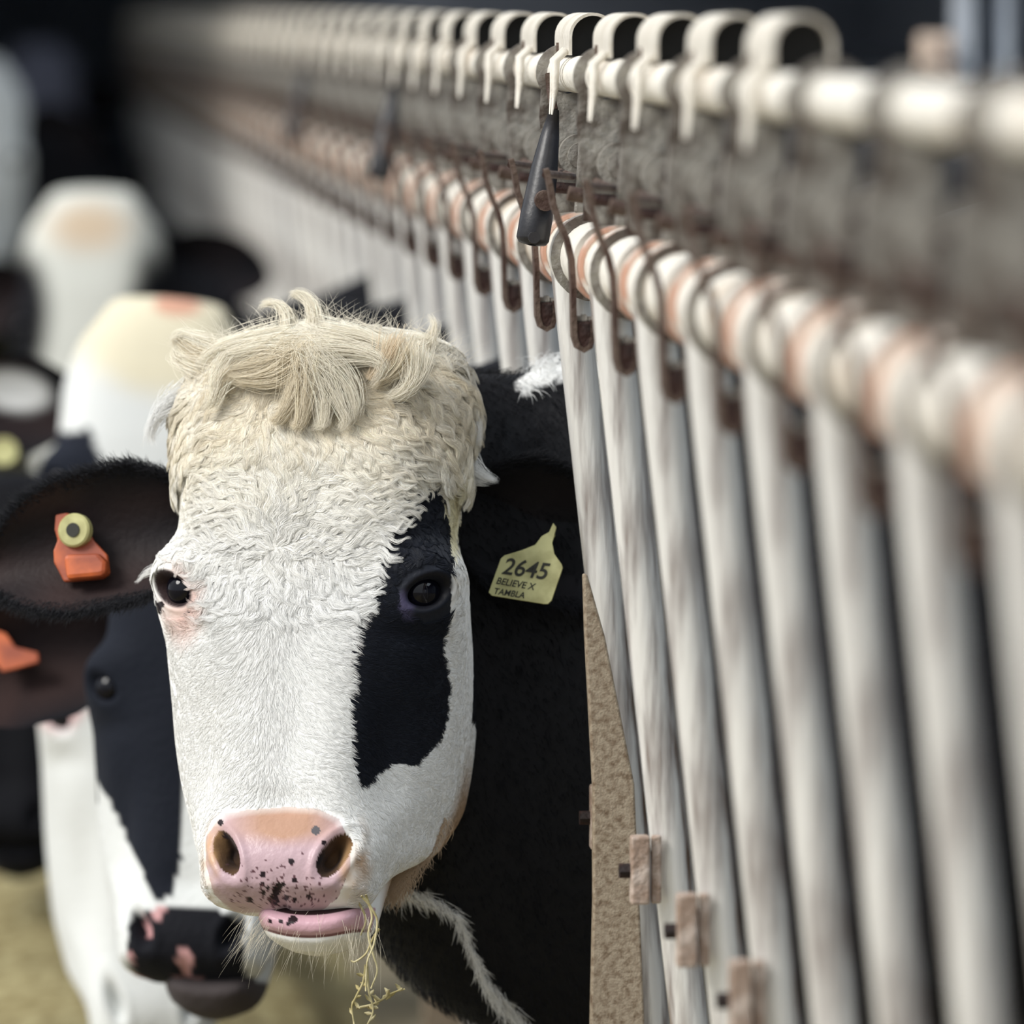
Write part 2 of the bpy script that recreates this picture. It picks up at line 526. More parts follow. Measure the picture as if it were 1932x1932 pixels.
# steel column and box behind the barrier, top right
c = at(1885, 100, 8.6)
cr_ = empty('steel_column', (c[0], 8.6, 0), label='pale galvanised steel column behind the barrier at the upper right', cat='column')
MB().box((0, 0, 2.1), (0.014, 0.13, 4.2)).box((-0.055, 0, 2.1), (0.012, 0.13, 4.2)).box((0.055, 0, 2.1), (0.012, 0.13, 4.2)).build('column_shaft', M['column'], cr_)
MB().box((0, 0, 0.01), (0.24, 0.24, 0.02)).build('base_plate', M['column'], cr_)
c = at(1757, 118, 8.6)
bx = empty('junction_box', (c[0], 8.56, c[2]), label='small beige box fixed to the pale steel column', cat='box')
MB().box((0, 0, 0), (0.048, 0.06, 0.085)).build('box_body', M['box'], bx, bevel=0.006)
MB().box((0.005, -0.032, 0), (0.034, 0.006, 0.06)).build('box_lid', M['clamp'], bx, bevel=0.002)
MB().tube([(0.02, 0, 0.0), (0.06, 0, 0.0)], 0.008, 10).build('box_bracket', M['column'], bx)

# ------------------------------------------------------------------ cows
HS  = [-.026, -.021, -.010, .010, .05, .10, .15, .20, .25, .30, .35, .39, .42, .437, .449, .456]
H_F = [-.100, -.055, -.026, -.012, -.002, .003, .003, .000, -.004, -.008, -.010, -.006, .001, -.003, -.018, -.035]
H_H = [.030, .070, .094, .106, .116, .115, .110, .122, .119, .115, .104, .082, .072, .069, .060, .036]
H_WS = [-.120, -.100, -.090, -.085, -.08, -.08, -.075, -.058, -.085, -.10, -.095, -.058, -.04, -.04, -.045, -.05]
H_E = [.030, .050, .060, .065, .075, .080, .080, .080, .068, .058, .052, .050, .052, .052, .042, .02]
H_FE = [-.105, -.070, -.045, -.028, -.016, -.010, -.010, -.012, -.014, -.018, -.018, -.014, -.007, -.009, -.024, -.04]
H_HJ = [.010, .040, .060, .070, .075, .075, .080, .085, .092, .098, .100, .092, .066, .055, .045, .02]
H_WJ = [-.14, -.16, -.18, -.19, -.19, -.19, -.20, -.21, -.22, -.215, -.195, -.155, -.095, -.075, -.07, -.06]
H_B = [-.15, -.18, -.20, -.21, -.21, -.21, -.22, -.23, -.24, -.235, -.215, -.17, -.11, -.09, -.08, -.065]

def pchip(x, y, q_):
    x = np.array(x, float); y = np.array(y, float)
    h = np.diff(x); d = np.diff(y) / h
    m = np.zeros(len(x))
    m[1:-1] = np.where(d[:-1] * d[1:] > 0, 2 * d[:-1] * d[1:] / (d[:-1] + d[1:] + 1e-12 * np.sign(d[:-1] + d[1:] + 1e-20)), 0)
    m[0], m[-1] = d[0], d[-1]
    q_ = np.clip(q_, x[0], x[-1])
    i = np.clip(np.searchsorted(x, q_) - 1, 0, len(x) - 2)
    t = (q_ - x[i]) / h[i]
    return (y[i] * (1 + 2 * t) * (1 - t) ** 2 + m[i] * h[i] * t * (1 - t) ** 2 + y[i + 1] * t * t * (3 - 2 * t) + m[i + 1] * h[i] * t * t * (t - 1))

EYE = (0.1000, 0.210)          # u, s of the eyes
NOS = (0.0430, 0.415)

def section_loft(ss, tabs, nth, close=True):
    """tabs = f, h, ws, e, fe, hj, wj, b at stations; returns grid (ns, nth, 3) of (u, s, w)"""
    f, h, ws, e, fe, hj, wj, b = tabs
    Z = np.zeros_like(f)
    P = np.stack([np.stack([Z, f], -1), np.stack([e, fe], -1), np.stack([h, ws], -1), np.stack([hj, wj], -1),
                  np.stack([Z, b], -1), np.stack([-hj, wj], -1), np.stack([-h, ws], -1), np.stack([-e, fe], -1)], 1)   # ns, 8, 2
    t = np.linspace(0, 8, nth, endpoint=False)
    i = np.floor(t).astype(int); u = (t - i)[None, :, None]
    p0, p1, p2, p3 = P[:, (i - 1) % 8], P[:, i % 8], P[:, (i + 1) % 8], P[:, (i + 2) % 8]
    c = 0.5 * (2 * p1 + (p2 - p0) * u + (2 * p0 - 5 * p1 + 4 * p2 - p3) * u ** 2 + (3 * p1 - p0 - 3 * p2 + p3) * u ** 3)
    G = np.zeros((len(ss), nth, 3))
    G[:, :, 0] = c[:, :, 0]; G[:, :, 2] = c[:, :, 1]; G[:, :, 1] = ss[:, None]
    return G

def grid_normals(G):
    du = np.roll(G, -1, 1) - np.roll(G, 1, 1)
    ds = np.gradient(G, axis=0)
    n = np.cross(du, ds)
    n /= np.linalg.norm(n, axis=-1, keepdims=True) + 1e-12
    c = G.mean(axis=1, keepdims=True)
    if ((G - c) * n).sum() < 0:
        n = -n
    return n

def grid_faces(ns, nt, off=0):
    Fc = [(off + i * nt + j, off + i * nt + (j + 1) % nt, off + (i + 1) * nt + (j + 1) % nt, off + (i + 1) * nt + j) for i in range(ns - 1) for j in range(nt)]
    Fc.append(tuple(off + k for k in range(nt))[::-1])
    Fc.append(tuple(off + (ns - 1) * nt + k for k in range(nt)))
    return Fc

def head_grid(ns, nt, round_top=False):
    a = np.linspace(0, 1, ns)
    ss = HS[0] + (HS[-1] - HS[0]) * a
    ss = ss + 0.012 * np.sin(2 * np.pi * a) * -0.0
    HH = list(H_H)
    if round_top:
        HH[:6] = [.015, .040, .062, .080, .104, .112]
    tabs = [pchip(HS, T, ss) for T in (H_F, HH, H_WS, H_E, H_FE, H_HJ, H_WJ, H_B)]
    G = section_loft(ss, tabs, nt)
    N = grid_normals(G)
    u, s, w = G[..., 0].copy(), G[..., 1].copy(), G[..., 2].copy()
    D = np.zeros_like(u)
    for sg in (-1, 1):
        i = np.argmin((u - sg * EYE[0]) ** 2 * 1.0 + (s - EYE[1]) ** 2 + np.where(w < -0.075, 1, 0))
        E = G.reshape(-1, 3)[i]; NE = N.reshape(-1, 3)[i]
        r = G - E
        al = r[..., 1]                                  # along the face
        T = np.cross(NE, [0, 1, 0]); T /= np.linalg.norm(T)
        be = r @ T
        d = np.sqrt(al ** 2 + be ** 2)
        front = (N @ NE) > 0.2
        # brow and orbit
        D += front * (0.008 * np.exp(-((al + 0.022) ** 2 / 0.018 ** 2 + be ** 2 / 0.03 ** 2)) + 0.005 * np.exp(-(d / 0.035) ** 2))
        # opening
        rho = np.sqrt((be / 0.0165) ** 2 + ((al - 0.25 * be * np.sign(sg)) / 0.0115) ** 2)
        D += front * (-0.014 * (1 - smin(rho, 0.62, 1.05)) + 0.0012 * np.exp(-((rho - 1.22) / 0.2) ** 2))
        D += front * -0.003 * np.exp(-((al - 0.032) ** 2 / 0.009 ** 2 + be ** 2 / 0.03 ** 2))
        head_grid.eye[sg] = (E, NE)
        # nostril
        cu, cs = sg * NOS[0], NOS[1]
        x = (u - cu) * sg; y = s - cs
        ang = math.radians(28)
        xr = x * math.cos(ang) + y * math.sin(ang); yr = -x * math.sin(ang) + y * math.cos(ang)
        rho = np.sqrt((xr / 0.0098) ** 2 + (yr / 0.0190) ** 2)
        fm = (w > -0.05)
        D += fm * (-0.019 * (1 - smin(rho, 0.5, 1.05)) + 0.0018 * np.exp(-((rho - 1.35) / 0.28) ** 2))
        # cheek bone line and hollow
        D += front * 0.004 * np.exp(-(((u * sg) - 0.085) ** 2 / 0.02 ** 2 + (s - 0.275) ** 2 / 0.03 ** 2))
        D += (w > -0.1) * -0.005 * np.exp(-(((u * sg) - 0.075) ** 2 / 0.014 ** 2 + (s - 0.335) ** 2 / 0.04 ** 2))
    # groove down the upper lip, and dip on top of the nose pad
    D += (w > -0.06) * -0.003 * np.exp(-(u ** 2 / 0.004 ** 2)) * smin(s, 0.43, 0.45)
    D += (w > -0.06) * -0.004 * np.exp(-(u ** 2 / 0.03 ** 2 + (s - 0.375) ** 2 / 0.012 ** 2))
    G = G + N * D[..., None]
    return G, grid_normals(G)
head_grid.eye = {}

JS = [.36, .40, .43, .451, .462, .471, .478, .483]
def jaw_grid(ns, nt, du):
    a = np.linspace(0, 1, ns)
    ss = JS[0] + (JS[-1] - JS[0]) * (1 - (1 - a) ** 1.25)
    g = lambda T: pchip(JS, T, ss)
    h = g([.060, .056, .052, .048, .047, .045, .038, .016])
    f = g([-.09, -.075, -.055, -.036, -.026, -.025, -.034, -.048])
    b = g([-.15, -.135, -.125, -.118, -.112, -.105, -.095, -.078])
    mid = (f + b) / 2
    G = section_loft(ss, [f, h, f * .45 + b * .55, h * .72, f - .006, h * .8, b + .012, b], nt)
    G[..., 0] += du
    # lip roll: a groove under the pink lip
    fr = G[..., 2] > -0.06
    G[..., 2] += fr * -0.004 * np.exp(-((G[..., 1] - 0.4740) / 0.0024) ** 2) + fr * 0.003 * np.exp(-((G[..., 1] - 0.465) / 0.005) ** 2)
    # lip corners rise
    G[..., 1] -= 0.017 * np.clip(np.abs(G[..., 0] - du) / 0.055, 0, 1.1) ** 2.2
    return G, grid_normals(G)

EAR_A = [0, .13, .38, .6, .76, .9, .97, 1]
EAR_W = [.020, .038, .059, .058, .050, .034, .019, .004]
def ear_grid(side, root, axis, L, nrm, na=40, nb=48, sc=1.0):
    """closed crescent loft in head coordinates"""
    axis = np.array(axis, float); axis /= np.linalg.norm(axis)
    nrm = np.array(nrm, float); nrm -= axis * (nrm @ axis); nrm /= np.linalg.norm(nrm)
    wid = np.cross(nrm, axis); 
    if wid[1] < 0: wid = -wid
    a = np.linspace(0, 1, na)
    W_ = pchip(EAR_A, EAR_W, a) * sc
    t = np.linspace(0, 2 * np.pi, nb, endpoint=False)
    G = np.zeros((na, nb, 3))
    front = np.zeros((na, nb))
    for i in range(na):
        b = np.cos(t)
        cup = 0.034 * sc * (b ** 2) * min(1, W_[i] / .05) - 0.02 * sc
        th = 0.0035 * np.sin(t) * np.sqrt(np.clip(1 - b * b * 0.9, 0.05, 1)) * 1.3
        roll = 0.012 * (1 - a[i]) * (1 - b ** 2)
        P = np.array(root) + axis * (L * a[i]) + wid[None] * (W_[i] * b)[:, None] + nrm[None] * (cup + th - roll)[:, None]
        P += np.array([0, 0.012 * a[i] ** 2, 0.0])
        G[i] = P; front[i] = np.sin(t)
    return G, front, wid, nrm

def body_grid(secs, nt=40, per=10):
    """secs: list of (x, y, zc, rv, ry, nx) ; sections stand across the neck/back line"""
    A = np.array([s_[:5] for s_ in secs], float)
    k = np.arange(len(A)); q_ = np.linspace(0, len(A) - 1, (len(A) - 1) * per + 1)
    B = np.stack([pchip(k, A[:, j], q_) for j in range(5)], -1)
    T = np.gradient(B[:, :2], axis=0); T /= np.linalg.norm(T, axis=1, keepdims=True) + 1e-9
    side = np.stack([-T[:, 1], T[:, 0], np.zeros(len(T))], -1)
    t = np.linspace(0, 2 * np.pi, nt, endpoint=False)
    G = np.zeros((len(B), nt, 3))
    for i, (x, y, z, rv, ry) in enumerate(B):
        cz, sy = np.cos(t), np.sin(t)
        wdt = ry * (np.abs(sy) ** 0.9) * np.sign(sy) * (1 - 0.18 * cz)
        G[i] = np.array([x, y, z]) + side[i] * wdt[:, None] + np.array([0, 0, 1.0]) * (rv * cz)[:, None]
    return G

def rgb(c):
    return np.array(lin(*c))
WHITE, CREAM, TAN = rgb((232, 232, 230)), rgb((236, 229, 212)), rgb((212, 196, 164))
BLACK = np.array([.0038, .004, .0058]); NAVY = np.array([.0070, .0090, .0155]); PINK = rgb((182, 156, 162)); PEACH = rgb((176, 138, 116))
BROWN = rgb((62, 44, 40)); THROAT = rgb((168, 142, 116))

def noise3(P, f, seed=0):
    r = np.random.default_rng(seed)
    o = np.zeros(len(P))
    for k in range(6):
        d = r.normal(size=3); d /= np.linalg.norm(d)
        o += np.sin(P @ d * f * (0.7 + 0.25 * k) + r.uniform(0, 6.28))
    return o / 6

def mix(a, b, t):
    return a * (1 - t[:, None]) + b * t[:, None]

def blob(u, s, cu, cs, ru, rs, soft=0.25):
    d = np.sqrt(((u - cu) / ru) ** 2 + ((s - cs) / rs) ** 2)
    return 1 - smin(d, 1 - soft, 1 + soft)

class Cow:
    def __init__(c, poll, yaw, pitch, roll, sc=1.0):
        O = at(*poll)
        y, p, r = map(math.radians, (yaw, pitch, roll))
        R0, D0, F0 = RGT, -UPV, -FWD
        Rr = R0 * math.cos(r) + D0 * math.sin(r); Dr = D0 * math.cos(r) - R0 * math.sin(r)
        Fy = F0 * math.cos(y) - Rr * math.sin(y); Ry = Rr * math.cos(y) + F0 * math.sin(y)
        c.R = Ry; c.D = Dr * math.cos(p) + Fy * math.sin(p); c.F = Fy * math.cos(p) - Dr * math.sin(p)
        c.O = O; c.sc = sc
    st = 0.0; wd = 1.0
    def w(c, P):
        P = np.array(P, float)
        P[..., 1] += c.st * np.clip(P[..., 1] - 0.2, 0, None)
        P[..., 0] *= c.wd
        P = P * c.sc
        return c.O + P[..., 0:1] * c.R + P[..., 1:2] * c.D + P[..., 2:3] * c.F
    def v(c, V):
        V = np.asarray(V, float)
        return V[..., 0:1] * c.R + V[..., 1:2] * c.D + V[..., 2:3] * c.F
    def loc(c, P):
        P = (np.asarray(P, float) - c.O) / c.sc
        s_ = P @ c.D
        s_ = np.where(s_ > 0.2, (s_ + c.st * 0.2) / (1 + c.st), s_)
        return np.stack([P @ c.R / c.wd, s_, P @ c.F], -1)

def leg_grid(x, y, ztop, front, nt=14):
    if front:
        pts = [(0, ztop, .085), (0.01, ztop * .72, .062), (0, .42, .045), (0.005, .36, .046), (0, .2, .030), (0, .11, .036), (-.02, .06, .045), (-.025, .0, .052)]
    else:
        pts = [(0, ztop, .14), (-.06, ztop * .75, .10), (.04, .52, .055), (.07, .46, .048), (.04, .25, .034), (.03, .12, .038), (0, .06, .046), (-.005, .0, .054)]
    G = np.zeros((len(pts) * 3 - 2, nt, 3)); t = np.linspace(0, 2 * np.pi, nt, endpoint=False)
    k = np.arange(len(pts)); q_ = np.linspace(0, len(pts) - 1, len(G)); A = np.array(pts)
    B = np.stack([pchip(k, A[:, j], q_) for j in range(3)], -1)
    for i, (dx, z, r) in enumerate(B):
        G[i] = np.stack([x + dx + r * 1.15 * np.cos(t), y + r * 0.85 * np.sin(t), np.full(nt, z)], -1)
    return G

def build_cow(label, C, head_cols, neck, neck_cols, ears, ear_col, ns=150, nt=170, far=True, ear_tags=(), jaw_du=0.018, body=True, backY=None, root_name='cow', eye_far=True):
    """one cow: continuous body mesh (head, ears, neck, trunk, legs), eyes as parts"""
    base = neck[-1]
    root = empty(root_name, (base[0], base[1], 0), label=label, cat='cow', group='black and white cows reaching through the feed barrier')
    ro = np.array([base[0], base[1], 0.0])
    V, Fc, Cc, Ro = [], [], [], []
    def push(G, col, rough=None):
        off = sum(len(v) for v in V)
        V.append(G.reshape(-1, 3)); Fc.extend(grid_faces(G.shape[0], G.shape[1], off)); Cc.append(col)
        Ro.append(np.full(len(col), 0.62) if rough is None else rough)
    G, N = head_grid(ns, nt, far)
    L = G.reshape(-1, 3)
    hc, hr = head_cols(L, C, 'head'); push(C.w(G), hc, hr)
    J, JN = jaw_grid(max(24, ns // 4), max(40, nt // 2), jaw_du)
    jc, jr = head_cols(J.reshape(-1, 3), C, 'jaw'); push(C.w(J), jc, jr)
    info = {'G': G, 'N': N, 'ears': []}
    for e in ears:
        Ge, fr, wid, nr = ear_grid(*e)
        push(C.w(Ge), ear_col(Ge.reshape(-1, 3), fr.reshape(-1), e[0])); info['ears'].append((Ge, fr, wid, nr))
    Bg = body_grid(neck, 40 if far else 120, 10 if far else 24)
    push(Bg, neck_cols(Bg.reshape(-1, 3))); info['body'] = Bg
    by, bz = neck[-1][1], neck[-1][2]
    if body:
        fx = max(n_[0] for n_ in neck) - 1.45
        for x, front in ((fx, True), (fx + 1.25, False)):
            for sy in (-0.17, 0.17):
                lg = leg_grid(x, by + sy, 0.72, front)
                push(lg, neck_cols(lg.reshape(-1, 3)))
    V = np.concatenate(V) - ro; Cc = np.concatenate(Cc); Ro = np.concatenate(Ro)
    o = mesh_obj('body', V, Fc, M['coat'] if not far else M['coat_far'], root)
    at_ = o.data.color_attributes.new('Col', 'FLOAT_COLOR', 'POINT')
    at_.data.foreach_set('color', np.concatenate([Cc, Ro[:, None]], 1).reshape(-1).astype(np.float32))
    for sg in (-1, 1):
        E, NE = head_grid.eye[sg]
        p = C.w(E - NE * 0.0112) - ro
        me = bpy.data.meshes.new('eye')
        import bmesh
        bm = bmesh.new(); bmesh.ops.create_uvsphere(bm, u_segments=32, v_segments=20, radius=0.0163 * C.sc); bm.to_mesh(me); bm.free()
        me.materials.append(M['eye']); me.shade_smooth()
        eo = bpy.data.objects.new('eye', me); eo.location = p; link(eo, root)
    return root, ro, info

# ---- front cow
A = Cow((582, 632, 4.80), 11.5, 12, 0.4)
A.st = 0.078; A.wd = 1.05
PATCH = [(818, 925), (795, 926), (772, 935), (745, 972), (722, 1015), (705, 1050), (692, 1095), (690, 1150), (668, 1180), (662, 1240), (664, 1290), (660, 1350), (665, 1430), (680, 1488), (700, 1482), (735, 1440), (790, 1445), (826, 1405), (843, 1360), (848, 1300), (836, 1230), (846, 1170), (852, 1090), (846, 1010), (838, 950)]
SPOTS = [(596, 1567, 9), (611, 1589, 5), (549, 1625, 6), (496, 1650, 7), (495, 1668, 6), (521, 1680, 9), (527, 1672, 7), (515, 1695, 9), (540, 1694, 6), (555, 1660, 5), (416, 1552, 5), (425, 1578, 5), (583, 1692, 5), (497, 1684, 5), (545, 1742, 4), (553, 1735, 8), (530, 1738, 4), (510, 1738, 4), (520, 1700, 8), (556, 1698, 5), (470, 1698, 6), (534, 1669, 5), (505, 1675, 4), (350, 1125, 3), (355, 1158, 5), (378, 1126, 3), (302, 1142, 8), (303, 1155, 7), (325, 1100, 0)]
def cols_A(L, C, part):
    u, s, w = L.T
    W_ = C.w(L); P = proj(W_)
    n = noise3(L, 90, 3) * 0.5 + noise3(L, 300, 4) * 0.5
    c = np.tile(WHITE, (len(L), 1)); r = np.full(len(L), 0.65)
    if part == 'jaw':
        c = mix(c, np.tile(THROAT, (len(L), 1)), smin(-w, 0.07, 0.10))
        s = s + 0.017 * np.clip(np.abs(u - 0.018) / 0.055, 0, 1.1) ** 2.2
        lip = (s > 0.4570) & (s < 0.4735) & (w > -0.066)
        c[lip] = rgb((196, 158, 168)); r[lip] = 0.28
        c[(s < 0.4575) & (w > -0.075)] = rgb((40, 20, 20))  # shade of the gap between the lips, painted on the jaw
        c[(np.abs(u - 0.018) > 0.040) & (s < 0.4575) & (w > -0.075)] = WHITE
        ln = (s >= 0.4730) & (s < 0.4745) & (w > -0.07); c[ln] = rgb((120, 84, 84))
        for x, y, d in SPOTS:
            m = (np.hypot(P[:, 0] - x, P[:, 1] - y) < d + n * 2) & lip; c[m] = rgb((40, 28, 32))
        return c, r
    fr = w > -0.13
    # cream tint on the poll and forehead coat
    t = np.clip((1 - smin(s, 0.10, 0.22)) * (0.75 + 0.4 * n), 0, 1)
    c = mix(c, np.tile(CREAM, (len(L), 1)), t)
    c = mix(c, np.tile(TAN, (len(L), 1)), np.clip(smin(s, 0.0, 0.02) * (1 - smin(s, 0.05, 0.12)) * (0.35 + 0.5 * n), 0, 0.8))
    wisp = blob(P[:, 0], P[:, 1], 852, 960, 14, 90); c = mix(c, np.tile(rgb((214, 206, 172)), (len(L), 1)), wisp * fr * (u > 0))
    # throat and back of the jaw
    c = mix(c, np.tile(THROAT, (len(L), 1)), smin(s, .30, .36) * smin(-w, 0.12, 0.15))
    # black back of the head and temples
    side = (w < -0.088 - 0.010 * n) & (s < 0.20)
    c[side] = BLACK
    back = (w < -0.135) & (s < 0.29); c[back] = BLACK
    m = in_poly(P + np.stack([n, n], -1) * 7, PATCH) & fr & (u > 0)
    c[m] = NAVY * (1.0)
    r[m] = 0.5
    # bare skin and dark rims round the eyes
    for sg in (-1, 1):
        E, NE = head_grid.eye[sg]
        Rv = L - E; al = Rv[:, 1]; Tt = np.cross(NE, [0, 1, 0]); Tt /= np.linalg.norm(Tt); be = Rv @ Tt
        nearby = np.linalg.norm(Rv, axis=1) < 0.06
        rho = np.sqrt((be / 0.0165) ** 2 + ((al - 0.25 * be * np.sign(sg)) / 0.0115) ** 2)
        if sg < 0:
            e = blob(u, s, E[0] + 0.008, E[1] + 0.010, 0.020, 0.026, 0.6) * nearby
            c = mix(c, np.tile(rgb((228, 184, 170)), (len(L), 1)), e * 0.65)
            e = (1 - smin(rho, 1.10, 1.35)) * nearby
            c = mix(c, np.tile(rgb((44, 30, 30)), (len(L), 1)), e)
        else:
            e = (1 - smin(rho, 1.1, 1.4)) * nearby
            c = mix(c, np.tile(np.array([.005, .005, .008]), (len(L), 1)), e)
            e = blob(u, s, E[0] - 0.014, E[1] + 0.012, 0.006, 0.009, 0.5) * nearby
            c = mix(c, np.tile(rgb((110, 104, 140)), (len(L), 1)), e * 0.4)
    # nose: tan bridge end, pink pad
    nose = [(408, 1552), (425, 1535), (470, 1527), (540, 1522), (600, 1525), (640, 1545), (660, 1590), (660, 1640), (640, 1690), (605, 1722), (440, 1722), (402, 1685), (388, 1630), (390, 1580)]
    P2 = P + np.stack([n, n], -1) * 3
    m = in_poly(P2, nose) & (w > -0.06)
    pad = np.tile(PINK, (len(L), 1))
    tt = 1 - smin(P[:, 1] - 0.0006 * (P[:, 0] - 535) ** 2 * -1.0, 1562, 1606)
    pad = mix(pad, np.tile(PEACH, (len(L), 1)), np.clip(1.5 * tt * (1 - np.abs(P[:, 0] - 535) / 130), 0, 1))
    pad = pad * (1 + 0.06 * n[:, None])
    soft = np.clip(1 - np.abs(dist_line(P, nose + nose[:1])) / 14, 0, 1) * 0.5
    pad = mix(pad, c, np.where(P[:, 1] < 1560, soft, soft * 0.3))
    c[m] = pad[m]; r[m] = 0.30
    r[m & (P[:, 1] < 1575)] = 0.55
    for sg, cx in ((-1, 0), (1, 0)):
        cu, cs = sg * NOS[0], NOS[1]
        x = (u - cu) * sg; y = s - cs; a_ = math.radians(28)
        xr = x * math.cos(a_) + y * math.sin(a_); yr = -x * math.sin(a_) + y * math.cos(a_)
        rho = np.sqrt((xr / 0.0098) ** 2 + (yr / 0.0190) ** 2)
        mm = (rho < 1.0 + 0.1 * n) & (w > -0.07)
        c[mm] = mix(np.tile(rgb((84, 60, 38)), (len(L), 1)), np.tile(rgb((20, 11, 10)), (len(L), 1)), np.clip(0.5 + n, 0, 1))[mm]; r[mm] = 0.85  # nostril opening: flesh brown, with its shade painted in as near-black
        # brown stain outside of the nostril
        e = blob(u * sg, s, NOS[0] + 0.014, NOS[1] + 0.004, 0.009, 0.026, 0.6) * (w > -0.06)
        c = mix(c, np.tile(rgb((190, 150, 104)), (len(L), 1)), e * 0.75 * np.clip(0.7 + 1.5 * n, 0, 1))
    for x, y, d in SPOTS:
        m2 = (np.hypot(P[:, 0] - x, P[:, 1] - y) < d * (1 + 0.4 * n)) & (w > -0.09)
        c[m2] = rgb((86, 84, 88)) if d == 9 and y == 1567 else rgb((34, 24, 28))
    rs = np.random.default_rng(5)
    for _ in range(150):
        x, y = rs.normal(535, 62), 1712 - abs(rs.normal(0, 42))
        m2 = (np.hypot(P[:, 0] - x, P[:, 1] - y) < rs.uniform(1.2, 2.8)) & m & (w > -0.06)
        c[m2] = rgb((90, 60, 66))
    return c, r

def ear_black(L, fr, side):
    c = np.tile(BLACK, (len(L), 1))
    n = noise3(L, 60, 8)
    a = np.abs(L[:, 0])
    sd_ = 1.0 if side < 0 else 0.25
    t = sd_ * np.clip((fr > 0.25) * smin(a, 0.17, 0.23) * (0.55 + 0.7 * n), 0, 1)
    t2 = sd_ * np.clip((fr > 0.45) * (0.25 + 0.5 * n), 0, 0.6)
    c = mix(c, np.tile(BROWN, (len(L), 1)), np.maximum(t, t2 * 0.8))
    return c

WLINE = [(722, 1682), (800, 1690), (862, 1722), (892, 1800), (925, 1868), (1000, 1945)]
def neck_A(P):
    c = np.tile(BLACK, (len(P), 1))
    q_ = proj(P)
    m = (dist_line(q_, [(990, 728), (1015, 712), (1050, 700), (1150, 700)]) < 16) & (P[:, 0] < 0.62)
    c[m] = WHITE
    m = dist_line(q_, WLINE) < np.interp(q_[:, 1], [1680, 1800, 1930], [4, 4, 10])
    c[m & (P[:, 1] < 4.95)] = WHITE * 0.7
    return c

YA = RY + 0.15
neckA = [(0.262, 4.90, 0.83, 0.03, 0.02), (0.275, 4.905, 0.82, 0.13, 0.06), (0.315, 4.92, 0.765, 0.215, 0.085), (0.38, 4.935, 0.725, 0.268, 0.098), (0.48, YA, 0.70, 0.292, 0.10),
         (0.62, YA, 0.71, 0.32, 0.13), (0.85, YA, 0.77, 0.36, 0.22), (1.10, YA, 0.82, 0.37, 0.27), (1.6, YA, 0.84, 0.37, 0.29), (2.1, YA, 0.86, 0.35, 0.29), (2.45, YA, 0.88, 0.30, 0.25), (2.62, YA, 0.88, 0.18, 0.16), (2.66, YA, 0.88, 0.05, 0.05)]
EAR_L = (-1, (-0.088, 0.134, -0.105), (-1, 0.17, 0.02), 0.195, (-0.1, 0.05, 1))
EAR_R = (1, (0.092, 0.118, -0.125), (1, 0.16, -0.42), 0.158, (0.42, 0.25, 1))
rootA, roA, infA = build_cow('sharp front cow with curly cream poll and a black patch round one eye', A, cols_A, neckA, neck_A,
                             [EAR_L, EAR_R], ear_black, ns=440, nt=460, far=False)

def to_root(P): return np.asarray(P) - roA

# ---- fur strands on the front cow
def head_samples(n, keep, seed):
    r = np.random.default_rng(seed)
    G, N = infA['G'], infA['N']
    ns, nt = G.shape[:2]
    dA = np.linalg.norm(np.cross(np.roll(G, -1, 1)[:-1] - G[:-1], G[1:] - G[:-1]), axis=-1).reshape(-1)
    mid = G[:-1].reshape(-1, 3)
    wgt = dA * keep(mid, N[:-1].reshape(-1, 3))
    i = r.choice(len(wgt), n, p=wgt / wgt.sum())
    a, b = i // nt, i % nt
    x, y = r.random(n)[:, None], r.random(n)[:, None]
    b2 = (b + 1) % nt
    P = (G[a, b] * (1 - x) + G[a + 1, b] * x) * (1 - y) + (G[a, b2] * (1 - x) + G[a + 1, b2] * x) * y
    Nn = N[a, b] * (1 - x) + N[a + 1, b] * x
    return P, Nn / np.linalg.norm(Nn, axis=1, keepdims=True)

WH = np.array([-0.016, 0.182]); TK = np.array([0.006, 0.035])
def flow(u, s):
    d = np.stack([u - WH[0], s - WH[1]], -1)
    r_ = np.linalg.norm(d, axis=1) + 1e-6
    up = d * np.array([1.6, 0.75]); up /= np.linalg.norm(up, axis=1, keepdims=True) + 1e-9
    lat = np.stack([np.sign(d[:, 0]) * 1.0, np.full(len(d), 0.28)], -1)
    k = smin(np.abs(d[:, 0]), 0.015, 0.06) * smin(-d[:, 1], 0.01, 0.07)
    up = up * (1 - k)[:, None] + lat * k[:, None]
    dn = np.stack([d[:, 0] * 2.2, np.full(len(d), 0.055)], -1); dn /= np.linalg.norm(dn, axis=1, keepdims=True)
    f = up * (d[:, 1] < 0)[:, None] + dn * (d[:, 1] >= 0)[:, None]
    t = np.stack([u - TK[0], s - TK[1]], -1)
    tn = t * np.array([1.0, 1.0]); tn /= np.linalg.norm(tn, axis=1, keepdims=True) + 1e-9
    tn[:, 1] += 0.35
    k = 1 - smin(s, 0.075, 0.125)
    f = f * (1 - k)[:, None] + tn * k[:, None]
    return f / (np.linalg.norm(f, axis=1, keepdims=True) + 1e-9)

